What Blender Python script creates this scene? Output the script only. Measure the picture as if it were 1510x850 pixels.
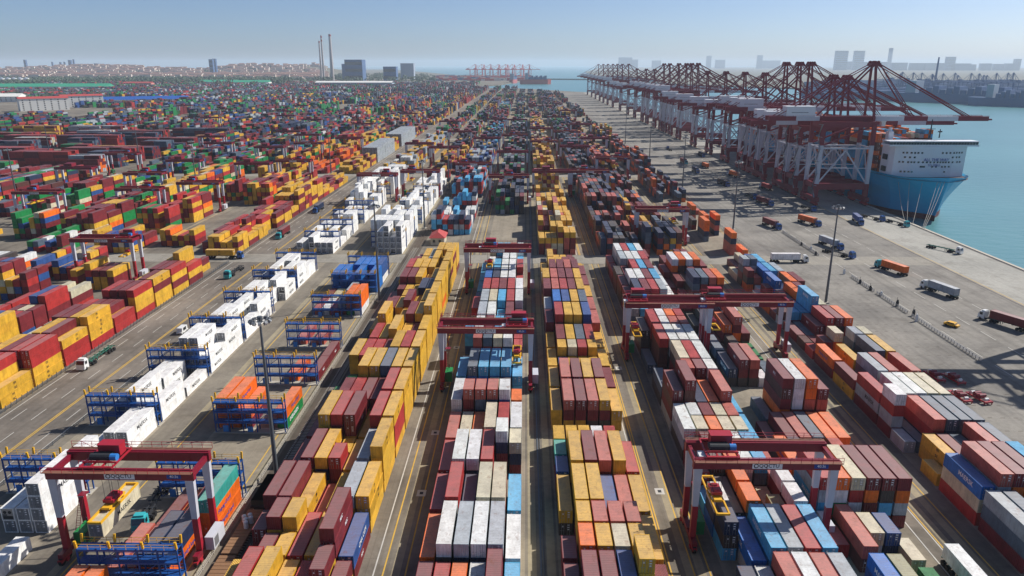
import bpy, math, random
import numpy as np
from mathutils import Vector, Matrix

random.seed(11)
SC = bpy.context.scene
for o in list(bpy.data.objects):
    bpy.data.objects.remove(o)
R = math.radians

# ------------------------------------------------------------------ camera
CAM_H = 82.0
F_PX, YH, VPX = 1070.0, 96.0, 775.0
PITCH = math.atan((425 - YH) / F_PX)
YAW = math.atan((VPX - 755) / F_PX * math.cos(PITCH))
cam_d = bpy.data.cameras.new('camera')
cam = bpy.data.objects.new('camera', cam_d)
SC.collection.objects.link(cam)
cam.location = (0, 0, CAM_H)
cam.rotation_euler = (R(90) - PITCH, 0, YAW)
cam_d.sensor_width = 36
cam_d.lens = F_PX / 1510 * 36
cam_d.clip_start = 1
cam_d.clip_end = 90000
SC.camera = cam

# ------------------------------------------------------------------ sky, sun, exposure
SUN = Vector((1.0, 0.54, 1.0)).normalized()          # towards the sun
EL = math.asin(SUN.z)
AZ = math.atan2(SUN.x, SUN.y)
W = bpy.data.worlds.new('World')
SC.world = W
W.use_nodes = True
nt = W.node_tree
bg = nt.nodes['Background']
sky = nt.nodes.new('ShaderNodeTexSky')
sky.sky_type = 'NISHITA'
sky.sun_disc = False
sky.sun_elevation = EL
sky.sun_rotation = AZ
sky.altitude = 50
sky.air_density = 0.6
sky.dust_density = 0.9
sky.ozone_density = 5.0
nt.links.new(sky.outputs[0], bg.inputs[0])
bg.inputs[1].default_value = 0.094
sun_d = bpy.data.lights.new('sun', 'SUN')
sun_d.energy = 5.0
sun_d.angle = R(0.5)
sun_d.color = (1.0, 0.955, 0.89)
sun_o = bpy.data.objects.new('sun', sun_d)
SC.collection.objects.link(sun_o)
sun_o.rotation_euler = SUN.to_track_quat('Z', 'Y').to_euler()
sun_o.location = (400, 200, 600)
SC.view_settings.view_transform = 'Standard'
SC.view_settings.look = 'None'
SC.view_settings.exposure = 0.25
SC.view_settings.gamma = 1.0
SC.render.engine = 'CYCLES'
try:
    SC.cycles.volume_step_rate = 1.0
    SC.cycles.max_bounces = 6
    SC.cycles.diffuse_bounces = 3
    SC.cycles.volume_bounces = 1
    SC.cycles.use_denoising = True
except Exception:
    pass

# ------------------------------------------------------------------ helpers
COLL = SC.collection


def lin(r, g, b):
    def f(c):
        c /= 255.0
        return c / 12.92 if c <= 0.04045 else ((c + 0.055) / 1.055) ** 2.4
    return (f(r), f(g), f(b), 1.0)


class MB:
    """collects quads, boxes, bars and tubes into one mesh"""

    def __init__(s):
        s.v, s.f, s.m = [], [], []

    def poly(s, pts, mi=0):
        n = len(s.v)
        s.v.extend([tuple(p) for p in pts])
        s.f.append(tuple(range(n, n + len(pts))))
        s.m.append(mi)
        return s

    def box(s, x0, x1, y0, y1, z0, z1, mi=0, skip=''):
        n = len(s.v)
        s.v.extend([(x0, y0, z0), (x1, y0, z0), (x1, y1, z0), (x0, y1, z0), (x0, y0, z1), (x1, y0, z1), (x1, y1, z1), (x0, y1, z1)])
        for nm, q in (('b', (0, 3, 2, 1)), ('t', (4, 5, 6, 7)), ('f', (0, 1, 5, 4)), ('r', (1, 2, 6, 5)), ('k', (2, 3, 7, 6)), ('l', (3, 0, 4, 7))):
            if nm in skip:
                continue
            s.f.append(tuple(n + i for i in q))
            s.m.append(mi)
        return s

    def bar(s, p, q, w, h=None, mi=0):
        p, q = Vector(p), Vector(q)
        h = h or w
        d = (q - p).normalized()
        up = Vector((0, 0, 1)) if abs(d.z) < 0.95 else Vector((0, 1, 0))
        a = d.cross(up).normalized() * (w / 2)
        b = a.cross(d).normalized() * (h / 2)
        n = len(s.v)
        for c in (p, q):
            for sa, sb in ((-1, -1), (1, -1), (1, 1), (-1, 1)):
                s.v.append(tuple(c + a * sa + b * sb))
        for q4 in ((0, 1, 2, 3), (7, 6, 5, 4), (0, 4, 5, 1), (1, 5, 6, 2), (2, 6, 7, 3), (3, 7, 4, 0)):
            s.f.append(tuple(n + i for i in q4))
            s.m.append(mi)
        return s

    def tube(s, p, q, r0, r1=None, n=8, mi=0, caps=True):
        p, q = Vector(p), Vector(q)
        r1 = r0 if r1 is None else r1
        d = (q - p).normalized()
        up = Vector((0, 0, 1)) if abs(d.z) < 0.95 else Vector((1, 0, 0))
        a = d.cross(up).normalized()
        b = d.cross(a).normalized()
        k = len(s.v)
        for c, r in ((p, r0), (q, r1)):
            for i in range(n):
                t = 2 * math.pi * i / n
                s.v.append(tuple(c + a * math.cos(t) * r + b * math.sin(t) * r))
        for i in range(n):
            j = (i + 1) % n
            s.f.append((k + i, k + j, k + n + j, k + n + i))
            s.m.append(mi)
        if caps:
            s.f.append(tuple(k + i for i in range(n - 1, -1, -1)))
            s.m.append(mi)
            s.f.append(tuple(k + n + i for i in range(n)))
            s.m.append(mi)
        return s

    def mesh(s, name, mats, recalc=True):
        me = bpy.data.meshes.new(name)
        me.from_pydata(s.v, [], s.f)
        for m in (mats if isinstance(mats, (list, tuple)) else [mats]):
            me.materials.append(m)
        if len(me.materials) > 1:
            me.polygons.foreach_set('material_index', s.m)
        me.update()
        return me


def put(name, me, parent=None, loc=(0, 0, 0), rz=0.0, color=None):
    o = bpy.data.objects.new(name, me)
    COLL.objects.link(o)
    if parent is not None:
        o.parent = parent
    o.location = loc
    o.rotation_euler = (0, 0, rz)
    if color is not None:
        o.color = color
    return o


def empty(name, loc=(0, 0, 0), rz=0.0):
    return put(name, None, None, loc, rz)


def tag(o, label=None, cat=None, group=None, kind=None):
    if label:
        o['label'] = label
    if cat:
        o['category'] = cat
    if group:
        o['group'] = group
    if kind:
        o['kind'] = kind
    return o


KIDS = {}


def kids(o):
    return [c for c in ALLKIDS.get(o.name, [])]


def dup(root, loc, rz=0.0, label=None, group=None, children=None):
    """copy of a thing with copies of its parts and sub-parts"""
    def rec(o, par):
        c = o.copy()
        COLL.objects.link(c)
        c.parent = par
        for ch in children.get(o, ()):
            rec(ch, c)
        return c
    r = rec(root, None)
    r.location = loc
    r.rotation_euler = (0, 0, rz)
    if label:
        r['label'] = label
    if group:
        r['group'] = group
    return r


def tree_of(root):
    """children table of a thing, made once before copying"""
    table = {}
    def rec(o):
        table[o] = list(o.children)
        for c in table[o]:
            rec(c)
    rec(root)
    return table


# ------------------------------------------------------------------ materials
def new_mat(name):
    m = bpy.data.materials.new(name)
    m.use_nodes = True
    return m, m.node_tree, m.node_tree.nodes['Principled BSDF']


def N(t, typ, **kw):
    n = t.nodes.new(typ)
    for k, v in kw.items():
        setattr(n, k, v)
    return n


def plain(name, col, rough=0.55, metal=0.0, var=0.12, scale=0.6, spec=0.4):
    m, t, b = new_mat(name)
    tc = N(t, 'ShaderNodeTexCoord')
    no = N(t, 'ShaderNodeTexNoise')
    no.inputs['Scale'].default_value = scale
    no.inputs['Detail'].default_value = 5
    t.links.new(tc.outputs['Object'], no.inputs['Vector'])
    mx = N(t, 'ShaderNodeMix', data_type='RGBA')
    c = col
    mx.inputs['A'].default_value = (c[0] * (1 - var), c[1] * (1 - var), c[2] * (1 - var), 1)
    mx.inputs['B'].default_value = (min(1, c[0] * (1 + var)), min(1, c[1] * (1 + var)), min(1, c[2] * (1 + var)), 1)
    t.links.new(no.outputs['Fac'], mx.inputs['Factor'])
    t.links.new(mx.outputs['Result'], b.inputs['Base Color'])
    b.inputs['Roughness'].default_value = rough
    b.inputs['Metallic'].default_value = metal
    b.inputs['Specular IOR Level'].default_value = spec
    return m


def paint_material(name, source, roof=False, fine=False):
    """weathered container paint; the colour comes from the object or from a face attribute"""
    m, t, b = new_mat(name)
    tc = N(t, 'ShaderNodeTexCoord')
    if source == 'object':
        oi = N(t, 'ShaderNodeObjectInfo')
        col = oi.outputs['Color']
        off = N(t, 'ShaderNodeVectorMath', operation='ADD')
        sc = N(t, 'ShaderNodeMath', operation='MULTIPLY')
        sc.inputs[1].default_value = 300
        t.links.new(oi.outputs['Random'], sc.inputs[0])
        t.links.new(tc.outputs['Object'], off.inputs[0])
        t.links.new(sc.outputs[0], off.inputs[1])
        vec = off.outputs[0]
        rnd = oi.outputs['Random']
    else:
        at = N(t, 'ShaderNodeAttribute', attribute_name='paint')
        col = at.outputs['Color']
        vec = tc.outputs['Object']
        rnd = None
    no = N(t, 'ShaderNodeTexNoise')
    no.inputs['Scale'].default_value = 0.45
    no.inputs['Detail'].default_value = 6
    no.inputs['Roughness'].default_value = 0.65
    t.links.new(vec, no.inputs['Vector'])
    ramp = N(t, 'ShaderNodeMapRange')
    ramp.inputs['From Min'].default_value = 0.3
    ramp.inputs['From Max'].default_value = 0.7
    ramp.inputs['To Min'].default_value = 0.68
    ramp.inputs['To Max'].default_value = 1.16
    t.links.new(no.outputs['Fac'], ramp.inputs['Value'])
    mul = N(t, 'ShaderNodeMix', data_type='RGBA', blend_type='MULTIPLY')
    mul.inputs['Factor'].default_value = 1
    t.links.new(col, mul.inputs['A'])
    t.links.new(ramp.outputs[0], mul.inputs['B'])
    cur = mul.outputs['Result']
    # grime streaks running down the walls and across the roofs, repaint patches
    ms = N(t, 'ShaderNodeMapping')
    ms.inputs['Scale'].default_value = (2.4, 2.4, 0.22)
    ms.inputs['Location'].default_value = (3, 9, 2)
    t.links.new(vec, ms.inputs['Vector'])
    ns = N(t, 'ShaderNodeTexNoise')
    ns.inputs['Scale'].default_value = 1.0
    ns.inputs['Detail'].default_value = 4
    t.links.new(ms.outputs[0], ns.inputs['Vector'])
    rs_ = N(t, 'ShaderNodeMapRange')
    rs_.inputs['From Min'].default_value = 0.45
    rs_.inputs['From Max'].default_value = 0.72
    rs_.inputs['To Max'].default_value = 0.42
    t.links.new(ns.outputs['Fac'], rs_.inputs['Value'])
    gs = N(t, 'ShaderNodeMix', data_type='RGBA', blend_type='MULTIPLY')
    gs.inputs['B'].default_value = (0.52, 0.48, 0.44, 1)
    t.links.new(rs_.outputs[0], gs.inputs['Factor'])
    t.links.new(cur, gs.inputs['A'])
    cur = gs.outputs['Result']
    if roof:                                    # sun-bleached chalky roofs with rust where water stands
        ch = N(t, 'ShaderNodeMix', data_type='RGBA')
        ch.inputs['Factor'].default_value = 0.24
        ch.inputs['B'].default_value = lin(190, 178, 170)
        t.links.new(cur, ch.inputs['A'])
        cur = ch.outputs['Result']
    n2 = N(t, 'ShaderNodeTexNoise')
    n2.inputs['Scale'].default_value = 0.9
    n2.inputs['Detail'].default_value = 8
    n2.inputs['Roughness'].default_value = 0.7
    mp = N(t, 'ShaderNodeMapping')
    mp.inputs['Scale'].default_value = (1.0, 0.55, 0.4)
    mp.inputs['Location'].default_value = (31, 17, 5)
    t.links.new(vec, mp.inputs['Vector'])
    t.links.new(mp.outputs[0], n2.inputs['Vector'])
    th = N(t, 'ShaderNodeMapRange')
    th.inputs['From Min'].default_value = 0.56 if roof else 0.62
    th.inputs['From Max'].default_value = 0.74
    th.inputs['To Max'].default_value = 0.75 if roof else 0.5
    t.links.new(n2.outputs['Fac'], th.inputs['Value'])
    ru = N(t, 'ShaderNodeMix', data_type='RGBA')
    ru.inputs['B'].default_value = lin(120, 74, 46)
    t.links.new(th.outputs[0], ru.inputs['Factor'])
    t.links.new(cur, ru.inputs['A'])
    cur = ru.outputs['Result']
    t.links.new(cur, b.inputs['Base Color'])
    b.inputs['Roughness'].default_value = 0.5
    b.inputs['Specular IOR Level'].default_value = 0.35
    if fine:                                    # pressed ribs of walls too far off to model
        geo = N(t, 'ShaderNodeSeparateXYZ')
        t.links.new(tc.outputs['Object'], geo.inputs[0])
        ad = N(t, 'ShaderNodeMath', operation='ADD')
        t.links.new(geo.outputs['X'], ad.inputs[0])
        t.links.new(geo.outputs['Y'], ad.inputs[1])
        sn = N(t, 'ShaderNodeMath', operation='MULTIPLY')
        sn.inputs[1].default_value = 2 * math.pi / 0.42
        t.links.new(ad.outputs[0], sn.inputs[0])
        si = N(t, 'ShaderNodeMath', operation='SINE')
        t.links.new(sn.outputs[0], si.inputs[0])
        bu = N(t, 'ShaderNodeBump')
        bu.inputs['Strength'].default_value = 0.5
        bu.inputs['Distance'].default_value = 0.05
        t.links.new(si.outputs[0], bu.inputs['Height'])
        t.links.new(bu.outputs[0], b.inputs['Normal'])
    return m


M = {}
M['paint'] = paint_material('container_paint', 'object')
M['roof'] = paint_material('container_roof_paint', 'object', roof=True)
M['stack'] = paint_material('stacked_container_paint', 'face', fine=True)
M['steel'] = plain('galvanised_steel', lin(150, 152, 155), 0.45, 0.6)
M['dark'] = plain('dark_grille', lin(42, 44, 48), 0.7)
M['black'] = plain('black_rubber', lin(24, 24, 26), 0.85)
M['maroon'] = plain('maroon_crane_paint', lin(122, 19, 40), 0.45, spec=0.5)
M['red'] = plain('red_crane_paint', lin(158, 28, 44), 0.45, spec=0.5)
M['white'] = plain('white_crane_paint', lin(190, 191, 198), 0.5)
M['whiteship'] = plain('white_ship_paint', lin(220, 222, 226), 0.5, var=0.05, scale=0.1)
M['rust_walk'] = plain('rusty_walkway', lin(120, 78, 62), 0.8)
M['blue'] = plain('rack_blue_paint', lin(22, 72, 138), 0.5)
M['motor'] = plain('motor_blue_paint', lin(50, 120, 190), 0.5)
M['yellow'] = plain('safety_yellow_paint', lin(216, 164, 36), 0.5)
M['green'] = plain('power_unit_green_paint', lin(30, 128, 66), 0.5)
M['teal'] = plain('teal_cab_paint', lin(58, 165, 172), 0.4)
M['cabblue'] = plain('blue_cab_paint', lin(44, 88, 150), 0.4)
M['cabwhite'] = plain('white_cab_paint', lin(215, 216, 214), 0.4)
M['cabgreen'] = plain('green_chassis_paint', lin(40, 98, 84), 0.5)
M['grey'] = plain('grey_steel_paint', lin(120, 124, 128), 0.55)
M['mast'] = plain('mast_steel', lin(92, 98, 104), 0.5, 0.3)
M['glass'] = plain('dark_glass', lin(26, 34, 42), 0.12, spec=0.8, var=0.05)
M['rail'] = plain('rusty_rail', lin(86, 70, 60), 0.6)
M['concrete'] = plain('pale_concrete', lin(168, 162, 150), 0.9, scale=0.2)
M['kerb'] = plain('kerb_concrete', lin(178, 170, 156), 0.9)
M['print_dark'] = plain('dark_print', lin(28, 30, 38), 0.6, var=0.02)
M['print_white'] = plain('white_print', lin(225, 226, 228), 0.6, var=0.02)
M['print_blue'] = plain('blue_print', lin(30, 70, 150), 0.6, var=0.02)
M['rooftile'] = plain('red_roof_tiles', lin(168, 66, 64), 0.8, scale=1.5)
M['tarp'] = plain('brown_cargo_bed', lin(132, 98, 70), 0.8)

PAL = {
    'y': lin(214, 165, 50), 'm': lin(120, 40, 46), 'r': lin(172, 50, 48), 'p': lin(184, 92, 78), 'o': lin(234, 110, 28),
    'b': lin(46, 82, 142), 'u': lin(24, 108, 190), 'n': lin(38, 52, 82), 'k': lin(74, 66, 62), 'c': lin(78, 170, 214),
    'w': lin(224, 225, 222), 'g': lin(166, 174, 180), 'e': lin(206, 196, 166), 't': lin(66, 168, 152), 'v': lin(24, 128, 66),
    's': lin(86, 102, 118), 'l': lin(152, 148, 108), 'a': lin(92, 52, 46),
}
CNAME = {'y': 'yellow', 'm': 'maroon', 'r': 'red', 'p': 'faded salmon', 'o': 'orange', 'b': 'blue', 'u': 'deep blue', 'n': 'navy',
         'k': 'brown grey', 'c': 'light blue', 'w': 'white', 'g': 'light grey', 'e': 'cream', 't': 'teal', 'v': 'green', 's': 'slate grey',
         'l': 'olive', 'a': 'dark brown'}


def jitter(c, s=0.08):
    k = 1 + random.uniform(-s, s)
    return (min(1, c[0] * k * (1 + random.uniform(-s, s) * .4)), min(1, c[1] * k), min(1, c[2] * k * (1 + random.uniform(-s, s) * .4)), 1.0)


def text_mesh(name, body, size, mat, spacing=1.0):
    cu = bpy.data.curves.new(name, 'FONT')
    cu.body = body
    cu.size = size
    cu.align_x = 'CENTER'
    cu.align_y = 'CENTER'
    cu.space_character = spacing
    cu.offset = 0.012 * size
    cu.extrude = 0.004
    cu.resolution_u = 2
    o = bpy.data.objects.new(name, cu)
    COLL.objects.link(o)
    bpy.context.view_layer.update()
    me = bpy.data.meshes.new_from_object(o.evaluated_get(bpy.context.evaluated_depsgraph_get()))
    bpy.data.objects.remove(o)
    bpy.data.curves.remove(cu)
    me.materials.clear()
    me.materials.append(mat)
    me.name = name
    return me

# ------------------------------------------------------------------ ground, quay, water
def ground_mat(name, ca, cb, joint=None, jsize=6.0, stain=0.35, rough=0.9, far=None):
    m, t, b = new_mat(name)
    tc = N(t, 'ShaderNodeTexCoord')
    n1 = N(t, 'ShaderNodeTexNoise')
    n1.inputs['Scale'].default_value = 0.035
    n1.inputs['Detail'].default_value = 9
    n1.inputs['Roughness'].default_value = 0.62
    t.links.new(tc.outputs['Object'], n1.inputs['Vector'])
    mr = N(t, 'ShaderNodeMapRange')
    mr.inputs['From Min'].default_value = 0.35
    mr.inputs['From Max'].default_value = 0.65
    t.links.new(n1.outputs['Fac'], mr.inputs['Value'])
    mx = N(t, 'ShaderNodeMix', data_type='RGBA')
    mx.inputs['A'].default_value = ca
    mx.inputs['B'].default_value = cb
    t.links.new(mr.outputs[0], mx.inputs['Factor'])
    cur = mx.outputs['Result']
    # tyre tracks and oil: noise stretched along the lanes
    mp = N(t, 'ShaderNodeMapping')
    mp.inputs['Scale'].default_value = (0.55, 0.02, 1)
    t.links.new(tc.outputs['Object'], mp.inputs['Vector'])
    n2 = N(t, 'ShaderNodeTexNoise')
    n2.inputs['Scale'].default_value = 1.0
    n2.inputs['Detail'].default_value = 5
    t.links.new(mp.outputs[0], n2.inputs['Vector'])
    m2 = N(t, 'ShaderNodeMapRange')
    m2.inputs['From Min'].default_value = 0.48
    m2.inputs['From Max'].default_value = 0.75
    m2.inputs['To Max'].default_value = stain
    t.links.new(n2.outputs['Fac'], m2.inputs['Value'])
    dk = N(t, 'ShaderNodeMix', data_type='RGBA', blend_type='MULTIPLY')
    dk.inputs['B'].default_value = (0.45, 0.44, 0.43, 1)
    t.links.new(m2.outputs[0], dk.inputs['Factor'])
    t.links.new(cur, dk.inputs['A'])
    cur = dk.outputs['Result']
    n3 = N(t, 'ShaderNodeTexNoise')
    n3.inputs['Scale'].default_value = 0.7
    n3.inputs['Detail'].default_value = 8
    n3.inputs['Roughness'].default_value = 0.75
    t.links.new(tc.outputs['Object'], n3.inputs['Vector'])
    m3 = N(t, 'ShaderNodeMapRange')
    m3.inputs['From Min'].default_value = 0.3
    m3.inputs['From Max'].default_value = 0.7
    m3.inputs['To Min'].default_value = 0.82
    m3.inputs['To Max'].default_value = 1.15
    t.links.new(n3.outputs['Fac'], m3.inputs['Value'])
    g = N(t, 'ShaderNodeMix', data_type='RGBA', blend_type='MULTIPLY')
    g.inputs['Factor'].default_value = 1
    t.links.new(cur, g.inputs['A'])
    t.links.new(m3.outputs[0], g.inputs['B'])
    cur = g.outputs['Result']
    n4 = N(t, 'ShaderNodeTexNoise')                # worn and oily patches
    n4.inputs['Scale'].default_value = 0.11
    n4.inputs['Detail'].default_value = 7
    n4.inputs['Roughness'].default_value = 0.6
    n4.inputs['Distortion'].default_value = 0.6
    t.links.new(tc.outputs['Object'], n4.inputs['Vector'])
    m4 = N(t, 'ShaderNodeMapRange')
    m4.inputs['From Min'].default_value = 0.52
    m4.inputs['From Max'].default_value = 0.66
    m4.inputs['To Max'].default_value = 0.5
    t.links.new(n4.outputs['Fac'], m4.inputs['Value'])
    p4 = N(t, 'ShaderNodeMix', data_type='RGBA', blend_type='MULTIPLY')
    p4.inputs['B'].default_value = (0.62, 0.6, 0.58, 1)
    t.links.new(m4.outputs[0], p4.inputs['Factor'])
    t.links.new(cur, p4.inputs['A'])
    cur = p4.outputs['Result']
    if joint:
        br = N(t, 'ShaderNodeTexBrick')
        br.offset = 0.0
        br.inputs['Scale'].default_value = 1.0
        br.inputs['Mortar Size'].default_value = 0.035
        br.inputs['Brick Width'].default_value = jsize
        br.inputs['Row Height'].default_value = jsize
        br.inputs['Color1'].default_value = (1, 1, 1, 1)
        br.inputs['Color2'].default_value = (0.93, 0.93, 0.93, 1)
        br.inputs['Mortar'].default_value = (joint, joint, joint, 1)
        t.links.new(tc.outputs['Object'], br.inputs['Vector'])
        j = N(t, 'ShaderNodeMix', data_type='RGBA', blend_type='MULTIPLY')
        j.inputs['Factor'].default_value = 1
        t.links.new(cur, j.inputs['A'])
        t.links.new(br.outputs['Color'], j.inputs['B'])
        cur = j.outputs['Result']
    t.links.new(cur, b.inputs['Base Color'])
    b.inputs['Roughness'].default_value = rough
    b.inputs['Specular IOR Level'].default_value = 0.25
    return m


M['yard'] = ground_mat('yard_asphalt', lin(102, 95, 86), lin(138, 130, 116), 0.75, 13.28, 0.55)
M['road'] = ground_mat('road_asphalt', lin(98, 92, 85), lin(132, 123, 112), None, 6.0, 0.6)
M['cross'] = ground_mat('crossroad_concrete', lin(137, 132, 122), lin(154, 148, 136), 0.82, 7.5, 0.25)
M['apron'] = ground_mat('apron_concrete', lin(116, 112, 106), lin(146, 141, 132), 0.8, 8.0, 0.5)
M['quaytop'] = ground_mat('quay_concrete', lin(150, 148, 140), lin(167, 164, 155), 0.84, 10.0, 0.3)
M['runway'] = ground_mat('crane_runway_concrete', lin(141, 131, 109), lin(158, 147, 122), 0.85, 9.0, 0.3)
M['ballast'] = ground_mat('track_ballast', lin(77, 70, 62), lin(98, 88, 77), None)
M['pile'] = ground_mat('slot_concrete', lin(128, 119, 104), lin(154, 144, 127), 0.75, 6.64, 0.3)
M['farland'] = ground_mat('far_land', lin(92, 96, 84), lin(128, 120, 104), None)
M['linewhite'] = plain('white_road_paint', lin(182, 179, 170), 0.8, var=0.3, scale=0.4)
M['lineyellow'] = plain('yellow_road_paint', lin(196, 158, 66), 0.8, var=0.3, scale=0.4)

QUAY_X = 209.0


def struct(name, mb, mat):
    o = put(name, mb.mesh(name, mat))
    o['kind'] = 'structure'
    return o


def prism(mb, pts, z0, z1):
    n = len(pts)
    mb.poly([(x, y, z1) for x, y in pts])
    for i in range(n):
        a, b = pts[i], pts[(i + 1) % n]
        mb.poly([(a[0], a[1], z0), (b[0], b[1], z0), (b[0], b[1], z1), (a[0], a[1], z1)])
    return mb


LAND = [(QUAY_X, -400), (QUAY_X, 2350), (150, 2420), (60, 2600), (-30, 2760), (-190, 2800), (-230, 3000), (-120, 3300), (-40, 3900), (70, 4600), (95, 5500),
        (-500, 5900), (-1200, 9000), (-2500, 14000), (-30000, 30000), (-45000, 20000), (-20000, -400)]
struct('ground', prism(MB(), LAND, -7.0, 0.0), M['yard'])

# far shore across the fairway
SHORE = [(1020, 1700), (1120, 2600), (700, 3400), (520, 4600), (700, 9000), (3000, 30000), (20000, 20000), (9000, 2000), (1900, 1150)]
struct('far_shore', prism(MB(), SHORE, -7.0, -1.0), M['farland'])
mb = MB()
mb.poly([(-2600, 2310, 0.05), (-190, 2310, 0.05), (-300, 2760, 0.05), (-240, 3000, 0.05), (-150, 3300, 0.05), (-500, 5600, 0.05), (-1200, 9000, 0.05), (-2500, 14000, 0.05), (-30000, 29000, 0.05), (-19000, 1500, 0.05), (-2600, 1900, 0.05)])
struct('land_beyond_yard', mb, M['farland'])

m, t, b = new_mat('sea_water')
tc = N(t, 'ShaderNodeTexCoord')
n1 = N(t, 'ShaderNodeTexNoise')
n1.inputs['Scale'].default_value = 0.006
n1.inputs['Detail'].default_value = 5
t.links.new(tc.outputs['Object'], n1.inputs['Vector'])
mx = N(t, 'ShaderNodeMix', data_type='RGBA')
mx.inputs['A'].default_value = lin(68, 114, 122)
mx.inputs['B'].default_value = lin(92, 144, 146)
t.links.new(n1.outputs['Fac'], mx.inputs['Factor'])
t.links.new(mx.outputs['Result'], b.inputs['Base Color'])
b.inputs['Roughness'].default_value = 0.28
b.inputs['Specular IOR Level'].default_value = 0.5
b.inputs['IOR'].default_value = 1.33
mp = N(t, 'ShaderNodeMapping')
mp.inputs['Scale'].default_value = (0.5, 1.0, 1)
mp.inputs['Rotation'].default_value = (0, 0, 0.4)
t.links.new(tc.outputs['Object'], mp.inputs['Vector'])
n2 = N(t, 'ShaderNodeTexNoise')
n2.inputs['Scale'].default_value = 0.16
n2.inputs['Detail'].default_value = 6
n2.inputs['Roughness'].default_value = 0.6
t.links.new(mp.outputs[0], n2.inputs['Vector'])
bu = N(t, 'ShaderNodeBump')
bu.inputs['Strength'].default_value = 0.55
bu.inputs['Distance'].default_value = 1.2
t.links.new(n2.outputs['Fac'], bu.inputs['Height'])
t.links.new(bu.outputs[0], b.inputs['Normal'])
M['sea'] = m
mb = MB()
mb.poly([(-60000, -3000, -5), (60000, -3000, -5), (60000, 70000, -5), (-60000, 70000, -5)])
struct('sea_water', mb, M['sea'])


def sheet(name, rects, z, mat):
    mb = MB()
    for x0, x1, y0, y1 in rects:
        mb.poly([(x0, y0, z), (x1, y0, z), (x1, y1, z), (x0, y1, z)])
    return struct(name, mb, mat)


CROSS = [(303, 317), (556, 570), (840, 856), (1180, 1196), (1600, 1616)]
sheet('road_surface', [(-127.5, -106.8, 60, 2300)], 0.006, M['road'])
sheet('apron_surface', [(103.5, QUAY_X - 31, 40, 2340)], 0.006, M['apron'])
sheet('quay_surface', [(QUAY_X - 31, QUAY_X - 1.2, 40, 2340)], 0.008, M['quaytop'])
sheet('crossroad_surface', [(-1200, 178, a, b) for a, b in CROSS], 0.012, M['cross'])
# pale concrete under the container rows and the wheel runways of the yard cranes
BLOCKX = {'L': -146.4, 'A1': -103.3, 'A2': -72.0, 'B': -47.0, 'C': -16.9, 'D': 6.5, 'E': 34.3, 'F': 54.1, 'G': 83.9}
runs, slots = [], []
spans = [(60, 302.5), (317.5, 555.5), (570.5, 839.5), (856.5, 1179.5), (1196.5, 1599.5), (1616.5, 2300)]
for a, b_ in spans:
    for x in (-79.3, -55.2, -21.5, 1.6, 4.9, 28.2, 30.2, 53.0, 76.0, 78.5, 102.0, -177, -153):
        runs.append((x - 0.75, x + 0.75, a, b_))
    for nm, x in BLOCKX.items():
        if nm in ('C', 'D', 'E', 'F', 'G', 'A1', 'A2'):
            slots.append((x - 0.4, x + 17.2, a, b_))
sheet('slot_pavement', slots, 0.010, M['pile'])
sheet('crane_runway_pavement', runs, 0.016, M['runway'])
sheet('track_bed', [(-53.6, -48.0, 60, 2300)], 0.014, M['ballast'])

# painted lines
wl, yl = [], []
for y in range(60, 1500, 12):
    if any(a - 6 < y + 3 < b_ + 6 for a, b_ in CROSS):
        continue
    for x in (-123.9, -119.0, -110.4):
        wl.append((x - 0.1, x + 0.1, y, y + 6))
for a, b_ in spans:
    for x in (-126.9, -107.4, -25.2, 23.5, 71.6, 74.2):
        wl.append((x - 0.12, x + 0.12, a, b_))
    for x in (-114.3, -113.8, 24.6, 25.1, 28.9, -23.6, -19.8, -77.6, -56.9, 31.6, 51.9, 74.6, 79.9, 101.0):
        yl.append((x - 0.13, x + 0.13, a, b_))
for x in (134.5, 147.0, 160.5):
    for y in range(60, 1300, 14):
        wl.append((x - 0.12, x + 0.12, y, y + 8))
wl.append((104.0, 104.3, 60, 302))
yl.append((178.3, 178.6, 60, 2300))
sheet('white_road_markings', wl, 0.022, M['linewhite'])
sheet('yellow_road_markings', yl, 0.024, M['lineyellow'])

# small paving details: painted square manholes in the lane, slot marks on the empty apron slots
mb = MB()
for x, y in ((-20.6, 151.5), (-20.4, 126.5), (-20.5, 205.0), (27.4, 128.0), (26.8, 190.0), (75.4, 108.5), (75.2, 175.0), (-20.5, 100.0)):
    mb.box(x - 0.9, x + 0.9, y - 1.1, y + 1.1, 0.0, 0.03, 0)
    mb.box(x - 0.35, x + 0.35, y - 0.45, y + 0.45, 0.03, 0.045, 1)
o = put('road_manholes', mb.mesh('road_manholes', [M['linewhite'], M['dark']]))
o['kind'] = 'structure'
slot = []
for i in range(7):
    for j in range(26):
        x, y = 106.5 + i * 3.1, 128 + j * 6.64
        slot.append((x, x + 1.1, y, y + 0.22))
sheet('slot_markings', slot, 0.02, M['ballast'])

# quay edge: kerb, crane rails
mb = MB()
mb.box(QUAY_X - 1.2, QUAY_X + 0.35, -400, 2350, -0.4, 0.32)
struct('quay_kerb', mb, M['kerb'])
mb = MB()
for x in (177.0, 207.0):
    mb.box(x - 0.12, x + 0.12, 40, 2340, 0.0, 0.06)
struct('crane_rails', mb, M['rail'])
mb = MB()
for x in (-51.5, -50.06):
    mb.box(x - 0.06, x + 0.06, 60, 1200, 0.1, 0.26)
struct('railway_rails', mb, M['rail'])
mb = MB()
y = 90.0
while y < 330:
    mb.box(-52.1, -49.5, y, y + 0.25, 0.02, 0.1)
    y += 0.7
struct('railway_sleepers', mb, M['concrete'])
mb = MB()
mb.box(2.95, 3.25, 80, 1100, 0.0, 0.12)
mb.box(3.55, 3.65, 80, 1100, 0.0, 0.2)
struct('lane_drain_kerb', mb, M['mast'])

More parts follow.
